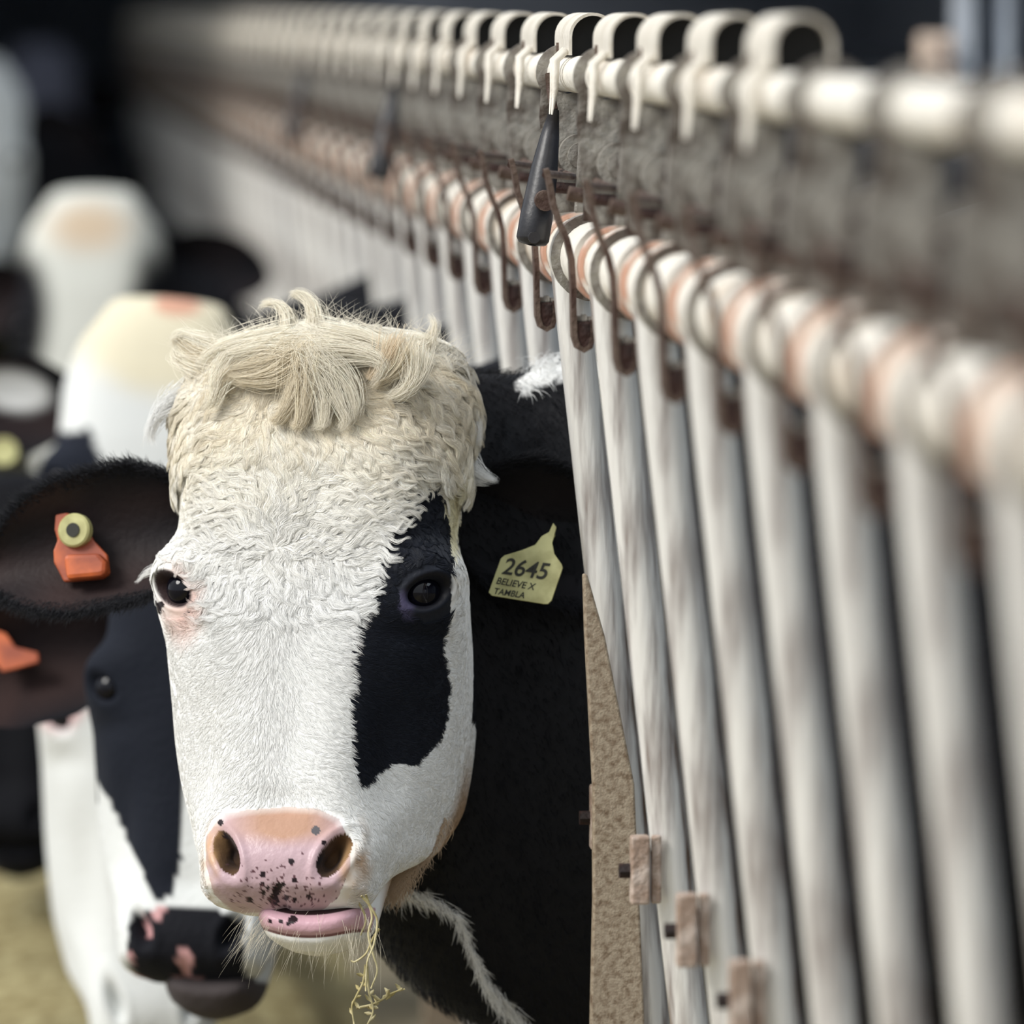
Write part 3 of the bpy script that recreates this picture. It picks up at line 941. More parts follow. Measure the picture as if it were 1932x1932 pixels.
def strands(P, N, dirs, length, lift, wave_a, wave_l, clump_n, clump_k, K, seed, sag=0.0, jit=0.18, gjit=0.12, coh=1.0):
    r = np.random.default_rng(seed)
    n = len(P)
    gi = r.choice(n, min(clump_n, n), replace=False)
    near = np.empty(n, int)
    for a in range(0, n, 4000):
        near[a:a + 4000] = np.argmin(((P[a:a + 4000, None] - P[gi][None]) ** 2).sum(-1), 1)
    g = gi[near]
    D = np.concatenate([dirs[:, :1], dirs[:, 1:2], np.zeros((n, 1))], 1)
    D = D + r.normal(0, jit, (n, 3))
    gj = r.normal(0, gjit, (len(gi), 3))[near]
    D = D + gj
    D -= N * (D * N).sum(1, keepdims=True); D /= np.linalg.norm(D, axis=1, keepdims=True) + 1e-9
    B = np.cross(N, D)
    ph = coh * 9 * noise3(P, 55, seed + 1) + ((1 - coh) * r.uniform(0, 6.28, len(gi)))[near] + r.normal(0, 0.3, n)
    curl = r.normal(0, 1, len(gi))[near]
    T = np.linspace(0, 1, K)
    out = np.zeros((n, K, 3))
    for k, t in enumerate(T):
        l = length * t
        lat = wave_a * (np.sin(l / wave_l * 6.28 + ph) - np.sin(ph)) * min(1, t * 2.5)
        up = lift * np.sin(t * 2.2) / 1.2 - sag * t * t
        out[:, k] = P + D * l[:, None] + B * (lat + curl * wave_a * 1.6 * t * t)[:, None] + N * (length * up + 0.0004)[:, None]
    kk = (clump_k * T ** 0.8)[None, :, None]
    off = P[g] - P
    out = out * (1 - kk) + (out[g] + (out - P[:, None] - (out[g] - P[g][:, None])) * 0.0) * kk
    return out

def eye_mask(L):
    m = np.ones(len(L))
    for sg in (-1, 1):
        E, NE = head_grid.eye[sg]
        m *= (np.linalg.norm((L - E) * np.array([1, 1.2, 1]), axis=1) > 0.027)
    return m
def nose_mask(L):
    P = proj(A.w(L))
    nose = [(400, 1545), (430, 1520), (540, 1512), (640, 1530), (668, 1590), (668, 1650), (650, 1720), (400, 1720), (385, 1640), (385, 1580)]
    return ~in_poly(P, nose)
facing = lambda L, N: (A.v(N) @ (-FWD)) > -0.35

def fur(name, n, keep, seed, lengths, lift, wa, wl, cn, ck, r0, K=8, sag=0.0, jit=0.18, tint=0.1, **kw):
    P, N = head_samples(n, keep, seed)
    c, _ = cols_A(P, A, 'head')
    f = flow(P[:, 0], P[:, 1])
    ln = lengths(P) * rng.uniform(0.7, 1.15, n)
    dark = c.sum(1) < 0.2
    ln = np.where(dark, np.minimum(ln, 0.006), ln)
    H = strands(P, N, f, ln, lift(P) if callable(lift) else lift, wa, wl, cn, ck, K, seed, sag, jit, **kw)
    cc = np.clip(c * (1 + rng.normal(0, tint, (n, 1))), 0, 0.95)
    rad = np.where(dark, 0.00016, r0) * rng.uniform(0.7, 1.2, n)
    return hairs(name, to_root(A.w(H)), cc, rad, rootA)

base_keep = lambda L, N: facing(L, N) * eye_mask(L) * nose_mask(L)
fur('face_fur', 110000, lambda L, N: base_keep(L, N) * (L[:, 1] > 0.19) * (L[:, 1] < 0.45), 21,
    lambda P: np.interp(P[:, 1], [0.19, 0.22, 0.27, 0.35, 0.45], [0.017, 0.014, 0.009, 0.006, 0.005]) * np.interp(np.abs(P[:, 0]), [0.05, 0.09], [1, 0.55]), 0.08, 0.0004, 0.014, 7000, 0.4, 0.00016, K=6, sag=0.05, jit=0.12)
fur('forehead_fur', 110000, lambda L, N: base_keep(L, N) * (L[:, 1] > 0.07) * (L[:, 1] < 0.245) * smin(0.245 - L[:, 1], 0, 0.04), 22,
    lambda P: np.interp(P[:, 1], [0.08, 0.16, 0.24], [0.026, 0.025, 0.014]) * np.interp(np.abs(P[:, 0]), [0.07, 0.1], [1, 0.35]), 0.12, 0.0024, 0.017, 2400, 0.74, 0.00016, K=11, sag=0.04, jit=0.07, tint=0.17)
fur('poll_fur', 110000, lambda L, N: facing(L, N) * (L[:, 1] < 0.12) * (L[:, 2] > -0.13) * smin(0.12 - L[:, 1], 0, 0.03), 23,
    lambda P: np.interp(P[:, 1], [-.02, 0.02, 0.11], [0.020, 0.030, 0.028]) * (1 + 0.1 * smin(np.abs(P[:, 0]), 0.085, 0.105)), lambda P: 0.14 + 0.16 * smin(np.abs(P[:, 0]), 0.08, 0.105), 0.0030, 0.022, 1100, 0.74, 0.00016, K=12, sag=0.09, jit=0.09, tint=0.17)

# explicit curls and locks on the poll, side tufts, eyelashes, whiskers (guide lines fanned into bundles)
def bundle(gpx, w, n, spread, seed, tip=0.25, K=12, frizz=0.0015, wob=0.0):
    """gpx: [(px, py)], w: local w offset per point (or scalar)"""
    r = np.random.default_rng(seed)
    m = len(gpx); spread = spread * 1.35
    ws = w if hasattr(w, '__len__') else [w] * m
    # pixel -> local by intersecting with the plane local w
    pts = []
    for (x, y), ww in zip(gpx, ws):
        d = FWD * F_PX + RGT * (x - 966) - UPV * (y - 966)
        o = A.O + A.F * ww
        t = ((o - CAM) @ A.F) / (d @ A.F)
        pts.append(A.loc(CAM + d * t))
    pts = np.array(pts)
    k = np.arange(m); q_ = np.linspace(0, m - 1, K)
    g = np.stack([pchip(k, pts[:, j], q_) for j in range(3)], -1)
    T = np.linspace(0, 1, K)
    o = r.normal(0, spread, (n, 1, 3)); o2 = r.normal(0, spread * tip, (n, 1, 3))
    t = T[None, :, None]
    ph = r.uniform(0, 6.28, (n, 1, 3))
    H = g[None] + o * (1 - t) + o2 * t + frizz * np.sin(t * 7 + ph) * t
    H = H[:, :, :] 
    sc = r.uniform(0.75, 1.0, n)
    H = H[:, :1] + (np.stack([np.stack([np.interp(T * s_, T, H[i, :, j]) for j in range(3)], -1) for i, s_ in enumerate(sc)]) - H[:, :1])
    return H

LOCKS = [
    ([(598, 618), (596, 590), (584, 566), (562, 552), (545, 553)], -.03, 110, .0032, CREAM * 1.05),
    ([(592, 618), (590, 590), (574, 565), (554, 556), (548, 566)], -.03, 60, .0026, CREAM * 1.05),
    ([(545, 622), (543, 598), (530, 578), (508, 568), (490, 574)], -.03, 80, .0030, CREAM * 1.05),
    ([(548, 622), (540, 590), (518, 572), (496, 576), (482, 592)], -.03, 40, .0030, CREAM),
    ([(775, 668), (798, 655), (815, 636), (820, 612), (810, 592)], -.05, 130, .0042, CREAM * 1.05),
    ([(780, 640), (795, 640), (808, 640), (818, 650), (822, 665)], -.05, 60, .0040, CREAM),
    ([(395, 655), (370, 645), (345, 634), (328, 640), (330, 662)], -.04, 130, .0040, CREAM),
    ([(400, 680), (372, 668), (348, 652), (335, 642), (322, 650)], -.04, 90, .0040, TAN),
    ([(380, 700), (352, 690), (335, 680), (328, 668), (335, 655)], -.04, 90, .0045, CREAM),
    ([(350, 745), (318, 762), (296, 790), (286, 820), (290, 842)], -.06, 120, .0045, WHITE),
    ([(345, 765), (315, 775), (293, 790), (278, 815), (272, 845)], -.06, 70, .0040, WHITE),
    ([(350, 730), (330, 745), (318, 760), (300, 775), (290, 765)], -.06, 70, .0045, WHITE),
    ([(835, 760), (865, 762), (890, 785), (903, 815), (902, 848)], -.07, 90, .0035, WHITE),
    ([(840, 775), (868, 785), (885, 800), (892, 825), (880, 842)], -.07, 90, .0040, WHITE),
    ([(830, 735), (850, 735), (868, 745), (876, 762), (870, 780)], -.07, 110, .0050, WHITE),
    ([(815, 700), (838, 700), (860, 712), (874, 722), (885, 735)], -.07, 80, .0050, CREAM),
    ([(812, 685), (830, 680), (848, 690), (860, 700), (872, 705)], -.07, 60, .0050, CREAM),
    ([(575, 680), (562, 722), (545, 762), (520, 795), (508, 790)], .013, 260, .0050, TAN * 0.95),
    ([(580, 680), (578, 725), (572, 770), (560, 805), (548, 798)], .014, 260, .0050, TAN),
    ([(588, 678), (602, 722), (612, 762), (610, 800), (588, 806)], .013, 260, .0055, CREAM),
    ([(592, 675), (622, 712), (640, 752), (655, 792), (640, 812)], .012, 240, .0055, CREAM * 0.95),
    ([(596, 672), (636, 700), (662, 735), (672, 770), (660, 800)], .010, 200, .0055, CREAM),
    ([(570, 675), (535, 700), (500, 712), (455, 715), (420, 690)], .010, 300, .0060, TAN * 1.05),
    ([(566, 668), (520, 682), (480, 690), (440, 700), (405, 725)], .008, 260, .0060, TAN),
    ([(560, 660), (515, 655), (470, 662), (430, 672), (405, 690)], .004, 260, .0060, CREAM),
    ([(600, 665), (640, 662), (690, 668), (725, 690), (700, 730)], .008, 260, .0060, CREAM * 0.95),
    ([(745, 645), (735, 665), (720, 690), (700, 712), (690, 700)], .004, 160, .0040, rgb((196, 164, 118))),
    ([(765, 655), (755, 680), (738, 705), (715, 720), (700, 735)], .002, 180, .0045, TAN),
    ([(785, 665), (785, 695), (775, 725), (750, 745), (725, 750)], .0, 180, .0055, CREAM),
    ([(430, 690), (412, 715), (405, 745), (395, 765), (380, 770)], .004, 160, .0050, CREAM),
    ([(530, 640), (480, 645), (430, 655), (395, 670), (370, 690)], -.008, 260, .0065, CREAM),
    ([(620, 635), (670, 640), (715, 652), (760, 672), (790, 700)], -.008, 260, .0065, CREAM),
    # eyelashes and stray hairs
    ([(300, 1078), (286, 1080), (272, 1086), (262, 1094), (254, 1100)], -.075, 26, .0016, WHITE * 1.1),
    ([(312, 1072), (296, 1070), (282, 1074), (270, 1084), (262, 1090)], -.07, 18, .0016, WHITE * 1.1),
    # white tuft in front of the viewer-right ear
    ([(866, 862), (880, 872), (898, 888), (918, 900), (938, 908)], -.085, 220, .0042, WHITE),
    ([(868, 868), (876, 885), (884, 900), (900, 908), (925, 910)], -.088, 140, .0045, WHITE),
    ([(868, 868), (872, 890), (876, 915), (877, 935), (876, 950)], -.086, 90, .0030, WHITE),
]
HP, HC, HR = [], [], []
for i, (g, w_, n, sp, c) in enumerate(LOCKS):
    H = bundle(g, w_, n, sp, 100 + i)
    HP.append(H); HC.append(np.clip(np.tile(c * 0.5 + CREAM * 0.5 if c[0] > c[2] * 1.2 else c, (n, 1)) * (1 + rng.normal(0, 0.12, (n, 1))), 0, 0.95)); HR.append(np.full(n, 0.00017))
hairs('poll_curls', to_root(A.w(np.concatenate(HP))), np.concatenate(HC), np.concatenate(HR), rootA)

# flyaway hairs along the outline of the poll
n = 900
uu = rng.uniform(-0.10, 0.11, n); base = np.stack([uu, 0.0 + 0.9 * np.abs(uu) ** 1.6 + rng.normal(-0.012, 0.006, n), np.full(n, -0.05) + rng.normal(0, 0.02, n)], -1)
T = np.linspace(0, 1, 8)[None, :, None]
dr = np.stack([uu * 5 + rng.normal(0, 0.6, n), np.full(n, -1.0), rng.normal(0, 0.3, n)], -1); dr /= np.linalg.norm(dr, axis=1, keepdims=True)
ln = rng.uniform(0.006, 0.028, n)[:, None, None]
H = base[:, None] + dr[:, None] * ln * T + np.stack([rng.normal(0, 1, n), np.zeros(n), np.zeros(n)], -1)[:, None] * ln * 0.5 * T ** 2
hairs('stray_poll_hair', to_root(A.w(H)), np.tile(CREAM, (n, 1)), 0.00012, rootA)

# chin whiskers
n = 260
jx = rng.uniform(-0.035, 0.07, n)
base = np.stack([jx, 0.462 + rng.uniform(-0.012, 0.014, n), np.full(n, -0.045) + rng.normal(0, 0.012, n)], -1)
dr = np.stack([-0.35 + (jx - 0.01) * 12 + rng.normal(0, 0.35, n), np.full(n, 1.0), 0.3 + rng.normal(0, 0.2, n)], -1); dr /= np.linalg.norm(dr, axis=1, keepdims=True)
ln = rng.uniform(0.008, 0.034, n)[:, None, None]
H = base[:, None] + dr[:, None] * ln * T + np.array([0, 1.0, 0]) * ln * 0.3 * T ** 2
hairs('chin_whiskers', to_root(A.w(H)), np.tile(rgb((214, 206, 186)), (n, 1)), 0.00010, rootA)

# short black fur along nape and ears
Bg = infA['body']
nb = Bg.shape[1]
sel = Bg[20:115]
N_ = grid_normals(Bg)[20:115]
k = 26000
ii = rng.integers(0, sel.shape[0] - 1, k); jj = rng.integers(0, nb, k)
x, y = rng.random((k, 1)), rng.random((k, 1)); j2 = (jj + 1) % nb
Pn = (sel[ii, jj] * (1 - x) + sel[ii + 1, jj] * x) * (1 - y) + (sel[ii, j2] * (1 - x) + sel[ii + 1, j2] * x) * y
Nn = N_[ii, jj]
cn = neck_A(Pn)
dd = np.array([0.3, -0.2, -0.9]) + rng.normal(0, 0.25, (k, 3)); dd -= Nn * (dd * Nn).sum(1, keepdims=True)
dd /= np.linalg.norm(dd, axis=1, keepdims=True)
isw = cn.sum(1) > 0.3
ln = (rng.uniform(0.006, 0.013, k) * np.where(isw, 2.2, 1))[:, None, None]
T6 = np.linspace(0, 1, 5)[None, :, None]
H = Pn[:, None] + dd[:, None] * ln * T6 * 0.8 + Nn[:, None] * ln * 0.5 * np.sin(T6 * 2)
hairs('nape_fur', to_root(H), cn, 0.00022, rootA)

EP, EC = [], []
for (Ge, fr, wid, nr), e in zip(infA['ears'], (EAR_L, EAR_R)):
    k = 9000
    na, nb2 = Ge.shape[:2]
    ii = rng.integers(1, na - 1, k)
    th = np.where(rng.random(k) < 0.5, 0, nb2 // 2) + rng.integers(-4, 5, k)
    jj = th % nb2
    P0 = Ge[ii, jj] + rng.normal(0, 0.0015, (k, 3))
    sgn = np.sign(np.cos(2 * np.pi * jj / nb2))
    dr = wid[None] * sgn[:, None] * 0.6 + np.array([e[2]]) * 0.7 + rng.normal(0, 0.3, (k, 3))
    dr /= np.linalg.norm(dr, axis=1, keepdims=True)
    ln = rng.uniform(0.004, 0.013, k)[:, None, None]
    EP.append(A.w(P0[:, None] + dr[:, None] * ln * T6))
    EC.append(np.tile(BLACK * 1.5, (k, 1)) * rng.uniform(0.6, 1.6, (k, 1)))
hairs('ear_fringe', to_root(np.concatenate(EP)), np.concatenate(EC), 0.00018, rootA)

# ---- tags of the front cow: each seats on the ear it is pinned through
from mathutils.bvhtree import BVHTree
def body_bvh(root, ro):
    me = [c for c in root.children if c.name.split('.')[0] == 'body'][0].data
    return BVHTree.FromPolygons([tuple(np.array(v.co) + ro) for v in me.vertices], [tuple(p.vertices) for p in me.polygons])
def ear_hit(bv, px, py):
    d = FWD * F_PX + RGT * (px - 966) - UPV * (py - 966); d /= np.linalg.norm(d)
    h = bv.ray_cast(Vector(CAM), Vector(d))
    return None if h[0] is None else np.array(h[0])
def seat(bv, C, poly):
    # front-most ear surface under the tag, in the cow's own depth
    P = np.array(poly, float); lo, hi = P.min(0), P.max(0)
    g = np.stack(np.meshgrid(np.linspace(lo[0], hi[0], 28), np.linspace(lo[1], hi[1], 28)), -1).reshape(-1, 2)
    g = np.concatenate([g[in_poly(g, poly)], P])
    return max(C.loc(h)[2] for x, y in g for h in [ear_hit(bv, x, y)] if h is not None)
def stud(bv, C, px, py, wf, m, parent, ro):
    h = ear_hit(bv, px, py); a = on_plane(C, px, py, wf)
    d = a - h; d = d / (np.linalg.norm(d) + 1e-9)
    auto(MB().tube([h - d * 0.004 - ro, a - ro], 0.0032, 14).build('tag_stud', m, parent, True))
def on_plane(C, px, py, w_):
    d = FWD * F_PX + RGT * (px - 966) - UPV * (py - 966)
    o = C.O + C.F * w_
    t = ((o - CAM) @ C.F) / (d @ C.F)
    return CAM + d * t

def plate_from(C, poly, w_, th):
    pts = [on_plane(C, x, y, w_) for x, y in poly]
    n = len(pts)
    V = [p + C.F * th / 2 for p in pts] + [p - C.F * th / 2 for p in pts]
    Fc = [tuple(range(n)), tuple(reversed(range(n, 2 * n)))] + [(i, n + i, n + (i + 1) % n, (i + 1) % n) for i in range(n)]
    return V, Fc

bvA = body_bvh(rootA, roA)
poly = [(1044, 987), (1050, 995), (1046, 1010), (1042, 1025), (1046, 1045), (1060, 1065), (1062, 1072), (1041, 1133), (1034, 1140), (1026, 1140), (928, 1124), (922, 1118), (945, 1054), (952, 1048), (985, 1038), (1010, 1028), (1022, 1012), (1036, 1004)]
TAGW = seat(bvA, A, poly) + 0.006
V, Fc = plate_from(A, poly, TAGW, 0.0016)
tagE = MB().add([v - roA for v in V], Fc).build('ear_tag', M['yellow'], rootA, bevel=0.0004, label='yellow tag marked 2645')
stud(bvA, A, 1040, 1010, TAGW, M['yellow'], tagE, roA)
def text_on(txt, px, py, h_px, ang, shear=0.12, sx=0.9):
    cu = bpy.data.curves.new('lettering', 'FONT')
    cu.body = txt; cu.size = 1.0; cu.extrude = 0.01; cu.shear = shear; cu.offset = 0.012
    tmp = bpy.data.objects.new('tmp', cu)
    COL.objects.link(tmp)
    bpy.context.view_layer.update()
    me = bpy.data.meshes.new_from_object(tmp.evaluated_get(bpy.context.evaluated_depsgraph_get()))
    bpy.data.objects.remove(tmp)
    me.materials.clear(); me.materials.append(M['ink'])
    o = bpy.data.objects.new('lettering', me)
    a = math.radians(ang)
    X = A.R * math.cos(a) + A.D * math.sin(a); Yv = -(A.D * math.cos(a) - A.R * math.sin(a))
    k = h_px / 2290 / 0.7
    p = on_plane(A, px, py, TAGW + 0.0012) - roA
    m4 = Matrix(((X[0] * k * sx, Yv[0] * k, A.F[0] * k, p[0]), (X[1] * k * sx, Yv[1] * k, A.F[1] * k, p[1]), (X[2] * k * sx, Yv[2] * k, A.F[2] * k, p[2]), (0, 0, 0, 1)))
    COL.objects.link(o)
    o.parent = tagE
    o.matrix_local = m4
text_on('2645', 945, 1082, 32, 7, 0.22, 0.98)
text_on('BELIEVE X', 935, 1101, 13, 9, 0.2, 0.93)
text_on('TAMBLA', 930, 1120, 12, 8, 0.2, 0.95)

# orange tag with round yellow button, other ear
opoly = [(106, 972), (128, 968), (160, 985), (178, 1020), (204, 1048), (208, 1082), (196, 1092), (122, 1099), (103, 1062), (102, 1040), (110, 1020), (104, 1000)]
OW = seat(bvA, A, opoly) + 0.0035
V, Fc = plate_from(A, opoly, OW, 0.006)
ot = MB().add([v - roA for v in V], Fc).build('ear_tag', M['orange'], rootA, bevel=0.0015, label='orange tag with a round yellow button')
V, Fc = plate_from(A, [(122, 1048), (190, 1045), (205, 1062), (203, 1085), (192, 1090), (128, 1096)], OW + 0.008, 0.012)
MB().add([v - roA for v in V], Fc).build('tag_box', M['orange'], ot, bevel=0.004)
stud(bvA, A, 142, 1001, OW, M['orange'], ot, roA)
c0 = on_plane(A, 142, 1001, OW + 0.006) - roA
FA = A.F * 0.97 + A.D * 0.1 - A.R * 0.15
auto(MB().tube([c0 - FA * 0.004, c0 + FA * 0.003, c0 + FA * 0.0045], [0.0145, 0.0145, 0.0128], 30).build('button', M['yellow'], ot, True))
c1 = c0 + FA * 0.0045
auto(MB().tube([c1, c1 + FA * 0.0012], 0.0060, 24).build('button_centre', M['ink'], ot, True))

# ---- white line of long hair on the dewlap
T9 = np.linspace(0, 1, 9)
line = [(715, 1680), (760, 1682), (800, 1692), (862, 1722), (890, 1790), (915, 1850), (955, 1905), (1000, 1950)]
k = 700
tt = rng.uniform(0, len(line) - 1.001, k)
L_ = np.array(line, float); ii = tt.astype(int); fr_ = (tt - ii)[:, None]
pp = L_[ii] * (1 - fr_) + L_[ii + 1] * fr_
pp += rng.normal(0, 1, (k, 2)) * np.interp(pp[:, 1], [1680, 1750, 1800, 1930], [5, 3, 3, 9])[:, None]
dirs = L_[ii + 1] - L_[ii]; dirs /= np.linalg.norm(dirs, axis=1, keepdims=True)
from mathutils.bvhtree import BVHTree
bg_flat = Bg.reshape(-1, 3)
bvh = BVHTree.FromPolygons([tuple(v) for v in bg_flat], [f for f in grid_faces(Bg.shape[0], Bg.shape[1])][:-2])
HL = []
for j in range(k):
    d = FWD * F_PX + RGT * (pp[j, 0] - 966) - UPV * (pp[j, 1] - 966); d /= np.linalg.norm(d)
    h = bvh.ray_cast(Vector(CAM), Vector(d))
    p0 = np.array(h[0]) if h[0] is not None else CAM + d * 4.86
    dv = RGT * (dirs[j, 0] * 0.7 + rng.normal(0, .3)) - UPV * (dirs[j, 1] * 0.7 + 0.45 + rng.normal(0, .3)); dv /= np.linalg.norm(dv)
    l = rng.uniform(0.008, 0.02)
    HL.append(p0 + dv * l * T9[:, None] - FWD * (0.003 + 0.003 * np.sin(T9 * 3)[:, None]))
hairs('dewlap_hair', to_root(np.array(HL)), np.tile(WHITE, (k, 1)), 0.00022, rootA)
# throat tuft; its tan band also stands in for shading of the throat skin
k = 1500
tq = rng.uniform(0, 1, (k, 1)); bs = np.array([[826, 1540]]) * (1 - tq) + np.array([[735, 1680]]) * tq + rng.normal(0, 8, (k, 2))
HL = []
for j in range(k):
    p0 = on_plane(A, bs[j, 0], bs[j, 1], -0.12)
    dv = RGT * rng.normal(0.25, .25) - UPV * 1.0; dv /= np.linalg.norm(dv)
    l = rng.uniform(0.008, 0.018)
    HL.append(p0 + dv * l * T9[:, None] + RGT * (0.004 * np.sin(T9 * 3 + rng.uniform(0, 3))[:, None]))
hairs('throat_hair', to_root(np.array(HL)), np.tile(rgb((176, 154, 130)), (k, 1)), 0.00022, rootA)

# ------------------------------------------------------------------ the other cows
def neck_for(C, Ys, dz=0.0, tip=None):
    hb = C.w([0, 0.15, -0.155])
    n = [(hb[0] - 0.03, hb[1] - 0.01, hb[2], 0.03, 0.03), (hb[0], hb[1], hb[2] - 0.02, 0.12, 0.08)]
    x1 = hb[0]; m_ = 0.48 - x1
    n += [(x1 + m_ * 0.25, hb[1] * .7 + Ys * .3, hb[2] * .75 + .25 * (.70 + dz) - 0.02, 0.19, 0.09), (x1 + m_ * 0.6, hb[1] * .25 + Ys * .75, hb[2] * .35 + .65 * (.70 + dz), 0.25, 0.10)]
    n += [(0.48, Ys, 0.70 + dz, 0.28, 0.10)]
    for x, z, rv, ry in ((0.62, .71, .32, .13), (.85, .77, .36, .22), (1.10, .82, .37, .27), (1.6, .84, .37, .28), (2.1, .86, .35, .28), (2.45, .88, .30, .25), (2.62, .88, .18, .16), (2.66, .88, .05, .05)):
        n.append((x, Ys, z, rv, ry))
    return n

def far_cow(label, poll, yaw, pitch, roll, slot, marks, base=rgb((208, 210, 208)), st=0.08, wd=1.0, sc=1.0, ears=None, earfn=ear_black, neckc=None, side_black=True, dz=-0.02, nose=None, ns=110, nt=120):
    C = Cow(poll, yaw, pitch, roll, sc); C.st = st; C.wd = wd
    def cols(L, C_, part):
        u, s_, w_ = L.T
        n = noise3(L, 70, int(poll[0]) % 97)
        c = np.tile(base, (len(L), 1)); r = np.full(len(L), 0.65)
        if side_black:
            c[((w_ < -0.09 + 0.012 * n) & (s_ < 0.3)) | (w_ < -0.13)] = BLACK
        for kind, args, colr in marks:
            if kind == 'blob':
                c = mix(c, np.tile(colr, (len(L), 1)), blob(u + 0.004 * n, s_ + 0.006 * n, *args))
            elif kind == 'poly':
                c[in_poly(proj(C_.w(L)) + n[:, None] * 6, args)] = colr
        if nose is not None:
            nn = noise3(L, 75, 77)
            m = (s_ > 0.395 + 0.06 * np.abs(u) / 0.05 * 0.1) & (w_ > -0.06) & (np.abs(u) < 0.055)
            c[m] = nose[0]; c[m & (nn > nose[2])] = nose[1]; r[m] = 0.35
            if part == 'jaw':
                c[(s_ > 0.45)] = rgb((70, 64, 64))
        return c, r
    ys = RY + 0.15 + slot * 0.6
    E = ears or [(-1, (-0.088, 0.120, -0.10), (-1, 0.15, 0.0), 0.17, (-0.1, 0.05, 1)), (1, (0.088, 0.120, -0.10), (1, 0.15, -0.1), 0.17, (0.1, 0.05, 1))]
    nk = neck_for(C, ys, dz)
    nc = neckc or (lambda P: np.tile(BLACK, (len(P), 1)))
    rt, ro, inf = build_cow(label, C, cols, nk, nc, E, earfn, ns=ns, nt=nt, far=True)
    return C, rt, ro, inf

# cow B, right behind the front cow
CB, rB, roB, iB = far_cow('cow just behind the front cow, dark patch round the eye, mottled black and pink nose', (418, 880, 5.42), 9, 12, 2.0, 1,
    [('poly', [(100, 1080), (330, 1080), (345, 1250), (345, 1620), (322, 1690), (290, 1695), (240, 1580), (150, 1400), (100, 1300)], NAVY * 0.9)],
    nose=(BLACK * 1.6, rgb((190, 146, 146)), 0.34), st=0.09,
    ears=[(-1, (-0.088, 0.150, -0.10), (-1, 0.22, 0.0), 0.19, (-0.1, 0.05, 1)), (1, (0.088, 0.120, -0.10), (1, 0.15, -0.1), 0.17, (0.1, 0.05, 1))])
# cow H, head down, white face
CH, rH, roH, iH = far_cow('cow with a plain white face lowered behind the dark-patched cow', (272, 930, 6.02), -4, 4, -1.0, 2,
    [('blob', (-0.1, 0.19, 0.03, 0.03), rgb((214, 176, 176)))], st=0.32, wd=0.86, sc=1.08, side_black=False)
# cow C, curly cream poll
def ear_C(L, fr, side):
    c = ear_black(L, fr, side)
    m = blob(L[:, 0] * side, L[:, 1], 0.172, 0.092, 0.040, 0.020, 0.3)
    return mix(c, np.tile(WHITE * .9, (len(L), 1)), m)
CC, rC, roC, iC = far_cow('cow with a cream poll and small pink spot on top, white face, dark ear', (308, 572, 6.55), 4, 12, 5.0, 3,
    [('blob', (0.01, 0.02, 0.12, 0.085), rgb((208, 200, 176))), ('blob', (0.012, -0.006, 0.026, 0.018), rgb((196, 150, 128))), ('poly', [(60, 820), (175, 810), (200, 890), (215, 1000), (215, 1150), (60, 1150)], NAVY * 1.2)],
    earfn=ear_C, side_black=True, st=0.05,
    ears=[(-1, (-0.085, 0.105, -0.09), (-1, 0.10, 0.0), 0.19, (-0.1, 0.05, 1)), (1, (0.088, 0.120, -0.10), (1, 0.15, -0.1), 0.17, (0.1, 0.05, 1))])
# cow F, black head low at the left edge
far_cow('black cow eating low down at the left edge of the picture', (15, 900, 7.3), 0, 12, 0.0, 4, [], base=BLACK, st=0.05, ns=60, nt=70)
# cow D, blurred, wide white blaze
far_cow('blurred cow with a white blaze and beige forehead spot, behind the cream-polled cow', (168, 362, 9.1), 4, 12, 0.5, 7,
    [('blob', (-0.11, 0.20, 0.055, 0.11), BLACK), ('blob', (0.115, 0.22, 0.052, 0.13), BLACK), ('blob', (-0.12, 0.33, 0.06, 0.12), BLACK), ('blob', (0.12, 0.33, 0.055, 0.12), BLACK), ('blob', (0.0, 0.055, 0.06, 0.04, 0.6), rgb((186, 168, 146)))],
    ns=80, nt=90, st=0.05, dz=-0.17, base=rgb((196, 197, 190)), ears=[(-1, (-0.085, 0.13, -0.09), (-1, 0.25, 0.0), 0.17, (-0.1, 0.05, 1)), (1, (0.088, 0.09, -0.10), (1, 0.0, -0.1), 0.19, (0.1, 0.05, 1))])
# cow E, farther, at the left edge
far_cow('far blurred cow with a whitish face cut by the left edge of the picture', (-62, 110, 12.1), 4, 12, 0, 12, [], dz=-0.15, ns=60, nt=70, st=0.0)
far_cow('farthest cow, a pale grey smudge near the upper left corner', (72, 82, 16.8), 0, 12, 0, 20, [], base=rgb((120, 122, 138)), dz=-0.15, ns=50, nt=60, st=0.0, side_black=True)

# orange tag in cow B's ear and yellow tag in cow C's ear
def far_tag(C, rt, ro, poly, pin, m, lab, th=0.005):
    bv = body_bvh(rt, ro)
    wf = seat(bv, C, poly) + th / 2 + 0.0005
    V, Fc = plate_from(C, poly, wf, th)
    t = MB().add([v - ro for v in V], Fc).build('ear_tag', m, rt, bevel=0.001, label=lab)
    stud(bv, C, *pin, wf, m, t, ro)
far_tag(CB, rB, roB, [(-6, 1190), (12, 1196), (30, 1222), (72, 1232), (74, 1250), (30, 1262), (5, 1268), (-14, 1240)], (20, 1242), M['orange'], 'orange tag')
far_tag(CC, rC, roC, [(8 + 26 * math.cos(a_ * math.pi / 12), 852 + 26 * math.sin(a_ * math.pi / 12)) for a_ in range(24)], (8, 852), M['yellow'], 'round yellow tag')

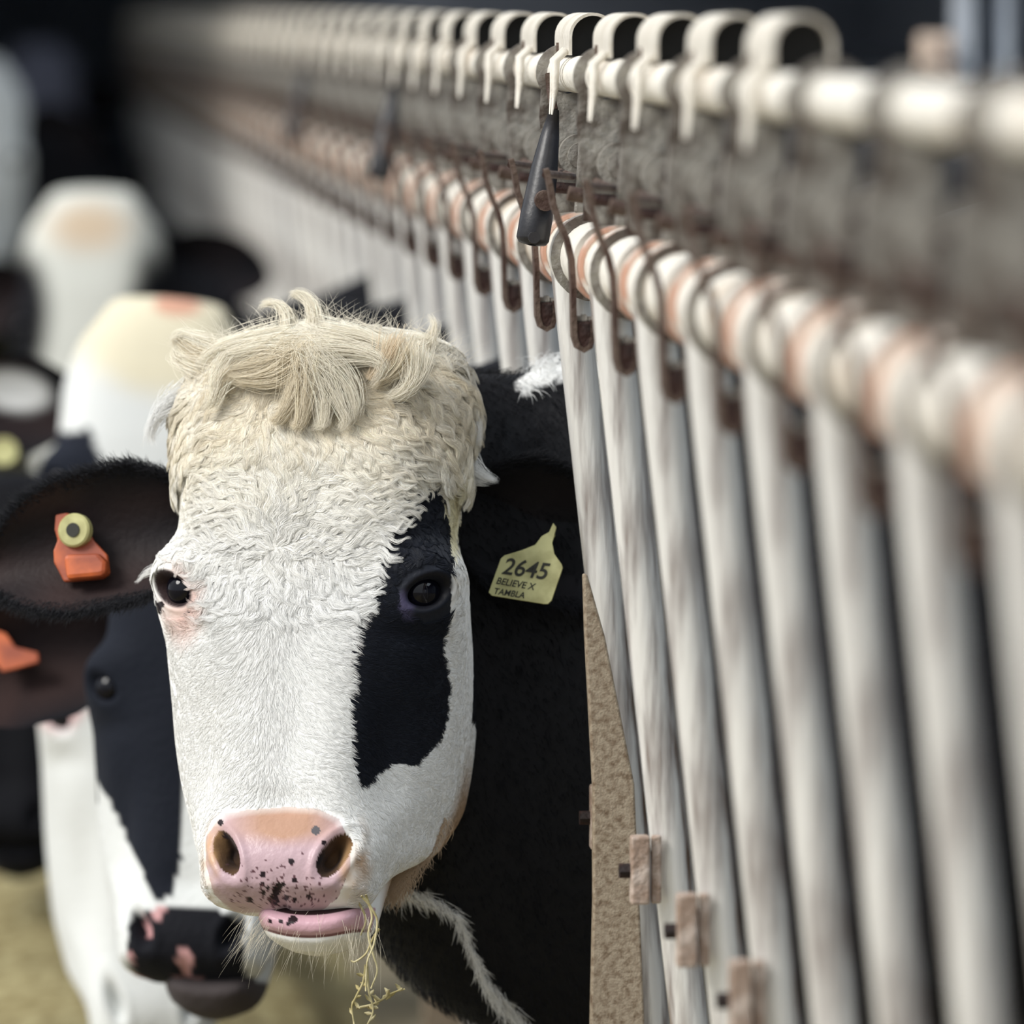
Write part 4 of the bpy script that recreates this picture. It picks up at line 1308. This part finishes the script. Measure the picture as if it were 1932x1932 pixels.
# ------------------------------------------------------------------ feed and hay
def feed_mound():
    nx, ny = 60, 420
    xs = np.linspace(-0.75, 0.50, nx); ysn = np.linspace(2.0, 24, ny)
    X, Y_ = np.meshgrid(xs, ysn, indexing='ij')
    P = np.stack([X.ravel(), Y_.ravel(), np.zeros(X.size)], -1)
    n = noise3(P, 9, 4) * 0.03 + noise3(P, 31, 5) * 0.012
    Z = 0.15 * np.exp(-((X - 0.12) / 0.34) ** 2) + n.reshape(X.shape)
    Z *= np.clip(np.minimum(X + 0.75, 0.50 - X) / 0.1, 0, 1)
    Z = np.clip(Z, 0.002, None)
    V = np.stack([X.ravel(), Y_.ravel(), Z.ravel()], -1)
    Fc = [(i * ny + j, (i + 1) * ny + j, (i + 1) * ny + j + 1, i * ny + j + 1) for i in range(nx - 1) for j in range(ny - 1)]
    return V, Fc
V, Fc = feed_mound()
mesh_obj('feed', V, Fc, M['feed'], None, label='olive chopped feed spread on the lane below the cow heads', cat='feed', kind='stuff')

# loose hay hanging from the front cow's mouth
STEMS = [
    ([(682, 1690), (700, 1712), (712, 1740), (706, 1780), (692, 1820), (690, 1870)], 'longest hay stem hanging from the corner of the mouth'),
    ([(690, 1688), (702, 1730), (695, 1762), (704, 1800), (712, 1830), (700, 1865)], 'curved hay stem bowing to the right below the mouth corner'),
    ([(716, 1752), (704, 1770), (690, 1800), (668, 1815), (662, 1812)], 'short hay stem bent to the left below the mouth'),
    ([(690, 1820), (686, 1850), (672, 1880), (664, 1900), (668, 1932)], 'lowest hay stem hanging towards the feed, left one'),
    ([(692, 1822), (696, 1870), (704, 1905), (690, 1940)], 'lowest hay stem hanging towards the feed, right one'),
    ([(672, 1902), (700, 1896), (724, 1884), (744, 1872), (764, 1866)], 'seed head sprig sticking out to the right at the bottom of the hay'),
    ([(676, 1700), (690, 1735), (680, 1765)], 'thin hay stem at the corner of the mouth'),
]
for i, (g, lab) in enumerate(STEMS):
    Yd = 4.655 + 0.0045 * i
    pts = np.array([at(x, y, Yd + 0.001 * math.sin(i + k_)) for k_, (x, y) in enumerate(g)])
    kk = np.arange(len(pts)); q_ = np.linspace(0, len(pts) - 1, 24)
    G_ = np.stack([pchip(kk, pts[:, j], q_) for j in range(3)], -1)
    o0 = G_[0].copy()
    mb = MB().tube(list(G_ - o0), list(np.linspace(0.0011, 0.0007, 24)), 8)
    r_ = random.Random(i)
    if i in (3, 4, 5):
        for t_ in range(12 if i == 5 else 7):
            p = G_[int(4 + t_ * (19 / (12 if i == 5 else 7)))] - o0
            d = RGT * r_.uniform(-1, 1) - UPV * r_.uniform(-0.9, 0.5) + FWD * r_.uniform(-.6, .6)
            d /= np.linalg.norm(d)
            l = r_.uniform(0.004, 0.009)
            mb.tube([p, p + d * l * .5, p + d * l], [0.0007, 0.0018, 0.0005], 6)
    st = mb.build('hay_stem', M['stem'], None, True, label=lab, cat='hay', group='hay hanging from the mouth of the front cow')
    st.location = o0
